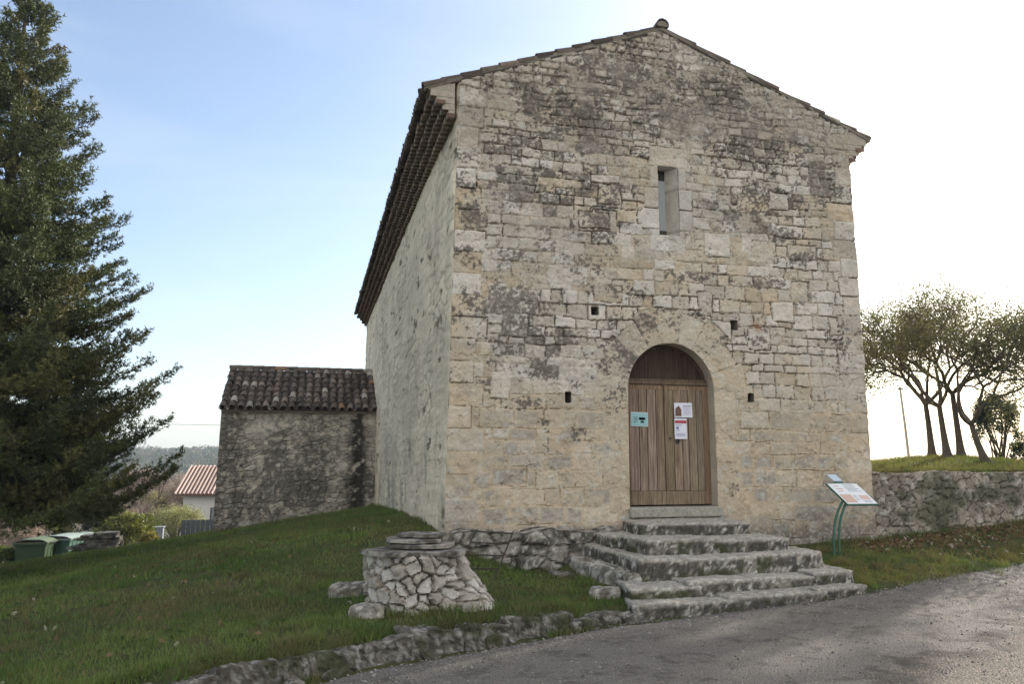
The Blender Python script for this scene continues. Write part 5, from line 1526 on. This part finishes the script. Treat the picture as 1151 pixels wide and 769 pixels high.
blades(mb, x, y, gz(x, y) - .004, (.02 + .05 * r.random(n)) * (.6 + 1.6 * sst(pw, .5, .65)), np.full(n, .010), cg, r, 1.0)
# terrace
n = 60000
x = r.uniform(7.95, 19, n); y = .42 + 9 * r.random(n) ** 1.6
cg = mixc(grass_col(x, y, n, r), np.array([.16, .15, .05]), .4 * np.ones(n))
blades(mb, x, y, tz(x, y) - .004, .04 + .06 * r.random(n), np.full(n, .016), cg, r, 1.0)
# tufts in the wall foot, between steps and kerb stones
n = 14000; s_ = r.random(n) * 8.3 + .3
K = np.array([kpt(q) for q in s_]); off = np.where(r.random(n) < .45, r.normal(-.06, .05, n), r.normal(.32, .08, n))
clus = fbm2(s_ * 2.5, s_ * 0, 125, 3) > .5
K = K[clus]; off = off[clus]
x = K[:, 0]; y = K[:, 1] + off; n = len(x)
blades(mb, x, y, gz(x, y), .03 + .07 * r.random(n), np.full(n, .009), grass_col(x, y, n, r), r, 1.0)
n = 3500; x = r.uniform(2.0, 5.6, n); y = -3.24 + (x - 1.8) * .135 + r.normal(0, .05, n)
cl = fbm2(x * 3, x * 0, 126, 3) > .45; x, y = x[cl], y[cl]; n = len(x)
blades(mb, x, y, gz(x, y) + .005, .015 + .025 * r.random(n), np.full(n, .012), grass_col(x, y, n, r), r, 1.0)
g = link('grass', mb, M['grass']); kind(g, 'stuff'); tag(g, 'short rough grass on the lawn, verge and terrace', 'grass')

# grass creeping over the top of the edging wall
n = 9000; s_ = r.random(n) * 8.3 + .3; K = np.array([kpt(q) for q in s_]); off = .10 + .28 * r.random(n) ** .6
cl_ = fbm2(s_ * 2.2, off * 4, 146, 3) > .45; x = K[cl_, 0] + .3 * off[cl_]; y = K[cl_, 1] + off[cl_]; n = len(x)
mb = MB(); blades(mb, x, y, h_lawn(x, y) - .09, .06 + .09 * r.random(n), np.full(n, .009), grass_col(x, y, n, r) * .9, r, 1.1)
g = link('kerb_grass', mb, M['grass']); kind(g, 'stuff'); tag(g, 'grass creeping over the edging wall', 'grass')

# longer grass left standing along the wall feet, the well and the steps
pts = []
for (ax_, ay_), (bx_, by_), m in (((-5.0, AY - .2), (-.05, AY - .2), 1500), ((-.12, .0), (-.12, AY), 2600), ((.3, -.3), (2.0, -.3), 900), ((5.1, -.1), (7.9, -.1), 900), ((5.55, -.3), (5.5, -2.7), 700), ((1.8, -.3), (1.75, -2.6), 900), ((7.9, -.05), (13.5, .0), 1500)):
    t_ = r.random(m); cl_ = fbm2(t_ * math.hypot(bx_ - ax_, by_ - ay_) * 1.6, t_ * 0 + ax_, 145, 3) > .46
    q_ = np.stack([ax_ + (bx_ - ax_) * t_, ay_ + (by_ - ay_) * t_], -1)[cl_]; pts.append(q_ + r.normal(0, .05, q_.shape))
a_ = r.uniform(0, 6.283, 1500); pts.append(np.stack([wx + (.60 + .06 * r.normal(size=1500)) * np.cos(a_), wy + (.60 + .06 * r.normal(size=1500)) * np.sin(a_)], -1))
q_ = np.vstack(pts); x, y = q_[:, 0], q_[:, 1]; n = len(x); mb = MB()
blades(mb, x, y, gz(x, y) - .005, .05 + .11 * r.random(n), np.full(n, .010), grass_col(x, y, n, r) * .9, r, 1.0)
g = link('tall_grass', mb, M['grass']); kind(g, 'stuff'); tag(g, 'longer grass along the foot of the walls, well and steps', 'grass')

# dead leaves under the terrace wall and scattered on the lawn
mb = MB(); n = 1500
x = 7.2 + 6 * r.random(n); y = -.05 - np.abs(r.normal(0, .45, n)); k = y > np.interp(x, ROADL[:, 0], ROADL[:, 1])
x, y = x[k], y[k]
x2 = r.uniform(-6, 2, 260); y2 = r.uniform(-6, 3, 260); k = (kerb_d(x2, y2) > .3) & ~in_chapel(x2, y2)
x = np.r_[x, x2[k]]; y = np.r_[y, y2[k]]; n = len(x)
P = np.stack([x, y, gz(x, y) + .03], -1)
cl = np.array([.17, .11, .065]) * r.uniform(.5, 1.5, (n, 1)) * np.array([1, 1, 1]); cl[r.random(n) < .12] = (.42, .38, .32)
leaves(mb, P, .085, .55, cl, r, .0)
g = link('fallen_leaves', mb, M['leaf']); kind(g, 'stuff'); tag(g, 'brown fallen leaves along the foot of the terrace wall', 'leaves')

# loose gravel on the road
mb = MB(); n = 9000
x = r.uniform(-4, 12, n); y0 = np.interp(x, ROADL[:, 0], ROADL[:, 1]); e = r.random(n)
y = y0 - np.where(e < .25, np.abs(r.normal(0.03, .3, n)), r.uniform(0, 7, n))
z = gz(x, y) + .014
sz = r.uniform(.006, .016, n) * np.where(r.random(n) < .06, 1.9, 1)
octa = np.array([(1, 0, 0), (0, 1, 0), (-1, 0, 0), (0, -1, 0), (0, 0, .7), (0, 0, -.6)], float)
V = octa[None] * sz[:, None, None] * r.uniform(.7, 1.3, (n, 6, 1)) + np.stack([x, y, z], -1)[:, None]
Fo = np.array([(0, 1, 4), (1, 2, 4), (2, 3, 4), (3, 0, 4), (1, 0, 5), (2, 1, 5), (3, 2, 5), (0, 3, 5)])
F = (Fo[None] + (np.arange(n) * 6)[:, None, None]).reshape(-1, 3)
pc = np.array([.24, .23, .21]) * r.uniform(.35, 1.35, (n, 1))
mb.add(V.reshape(-1, 3), F, np.repeat(pc, 6, 0))
g = link('gravel', mb, M['stone']); kind(g, 'stuff'); tag(g, 'loose grey gravel scattered over the road edge', 'gravel')

# ------------------------------------------------------------------ air
mb = MB(); mb.box(-1700, 1700, -1700, 1700, -40, 60)
hm = bpy.data.materials.new('haze'); hm.use_nodes = True; ht = hm.node_tree; ht.nodes.clear()
ho = ht.nodes.new('ShaderNodeOutputMaterial'); hv = ht.nodes.new('ShaderNodeVolumePrincipled')
hv.inputs['Color'].default_value = (.72, .84, 1.0, 1); hv.inputs['Density'].default_value = .0005; hv.inputs['Anisotropy'].default_value = .0
ht.links.new(hv.outputs[0], ho.inputs['Volume'])
hz_o = link('haze', mb, hm); kind(hz_o, 'stuff'); tag(hz_o, 'thin blue winter haze over the valley', 'haze')
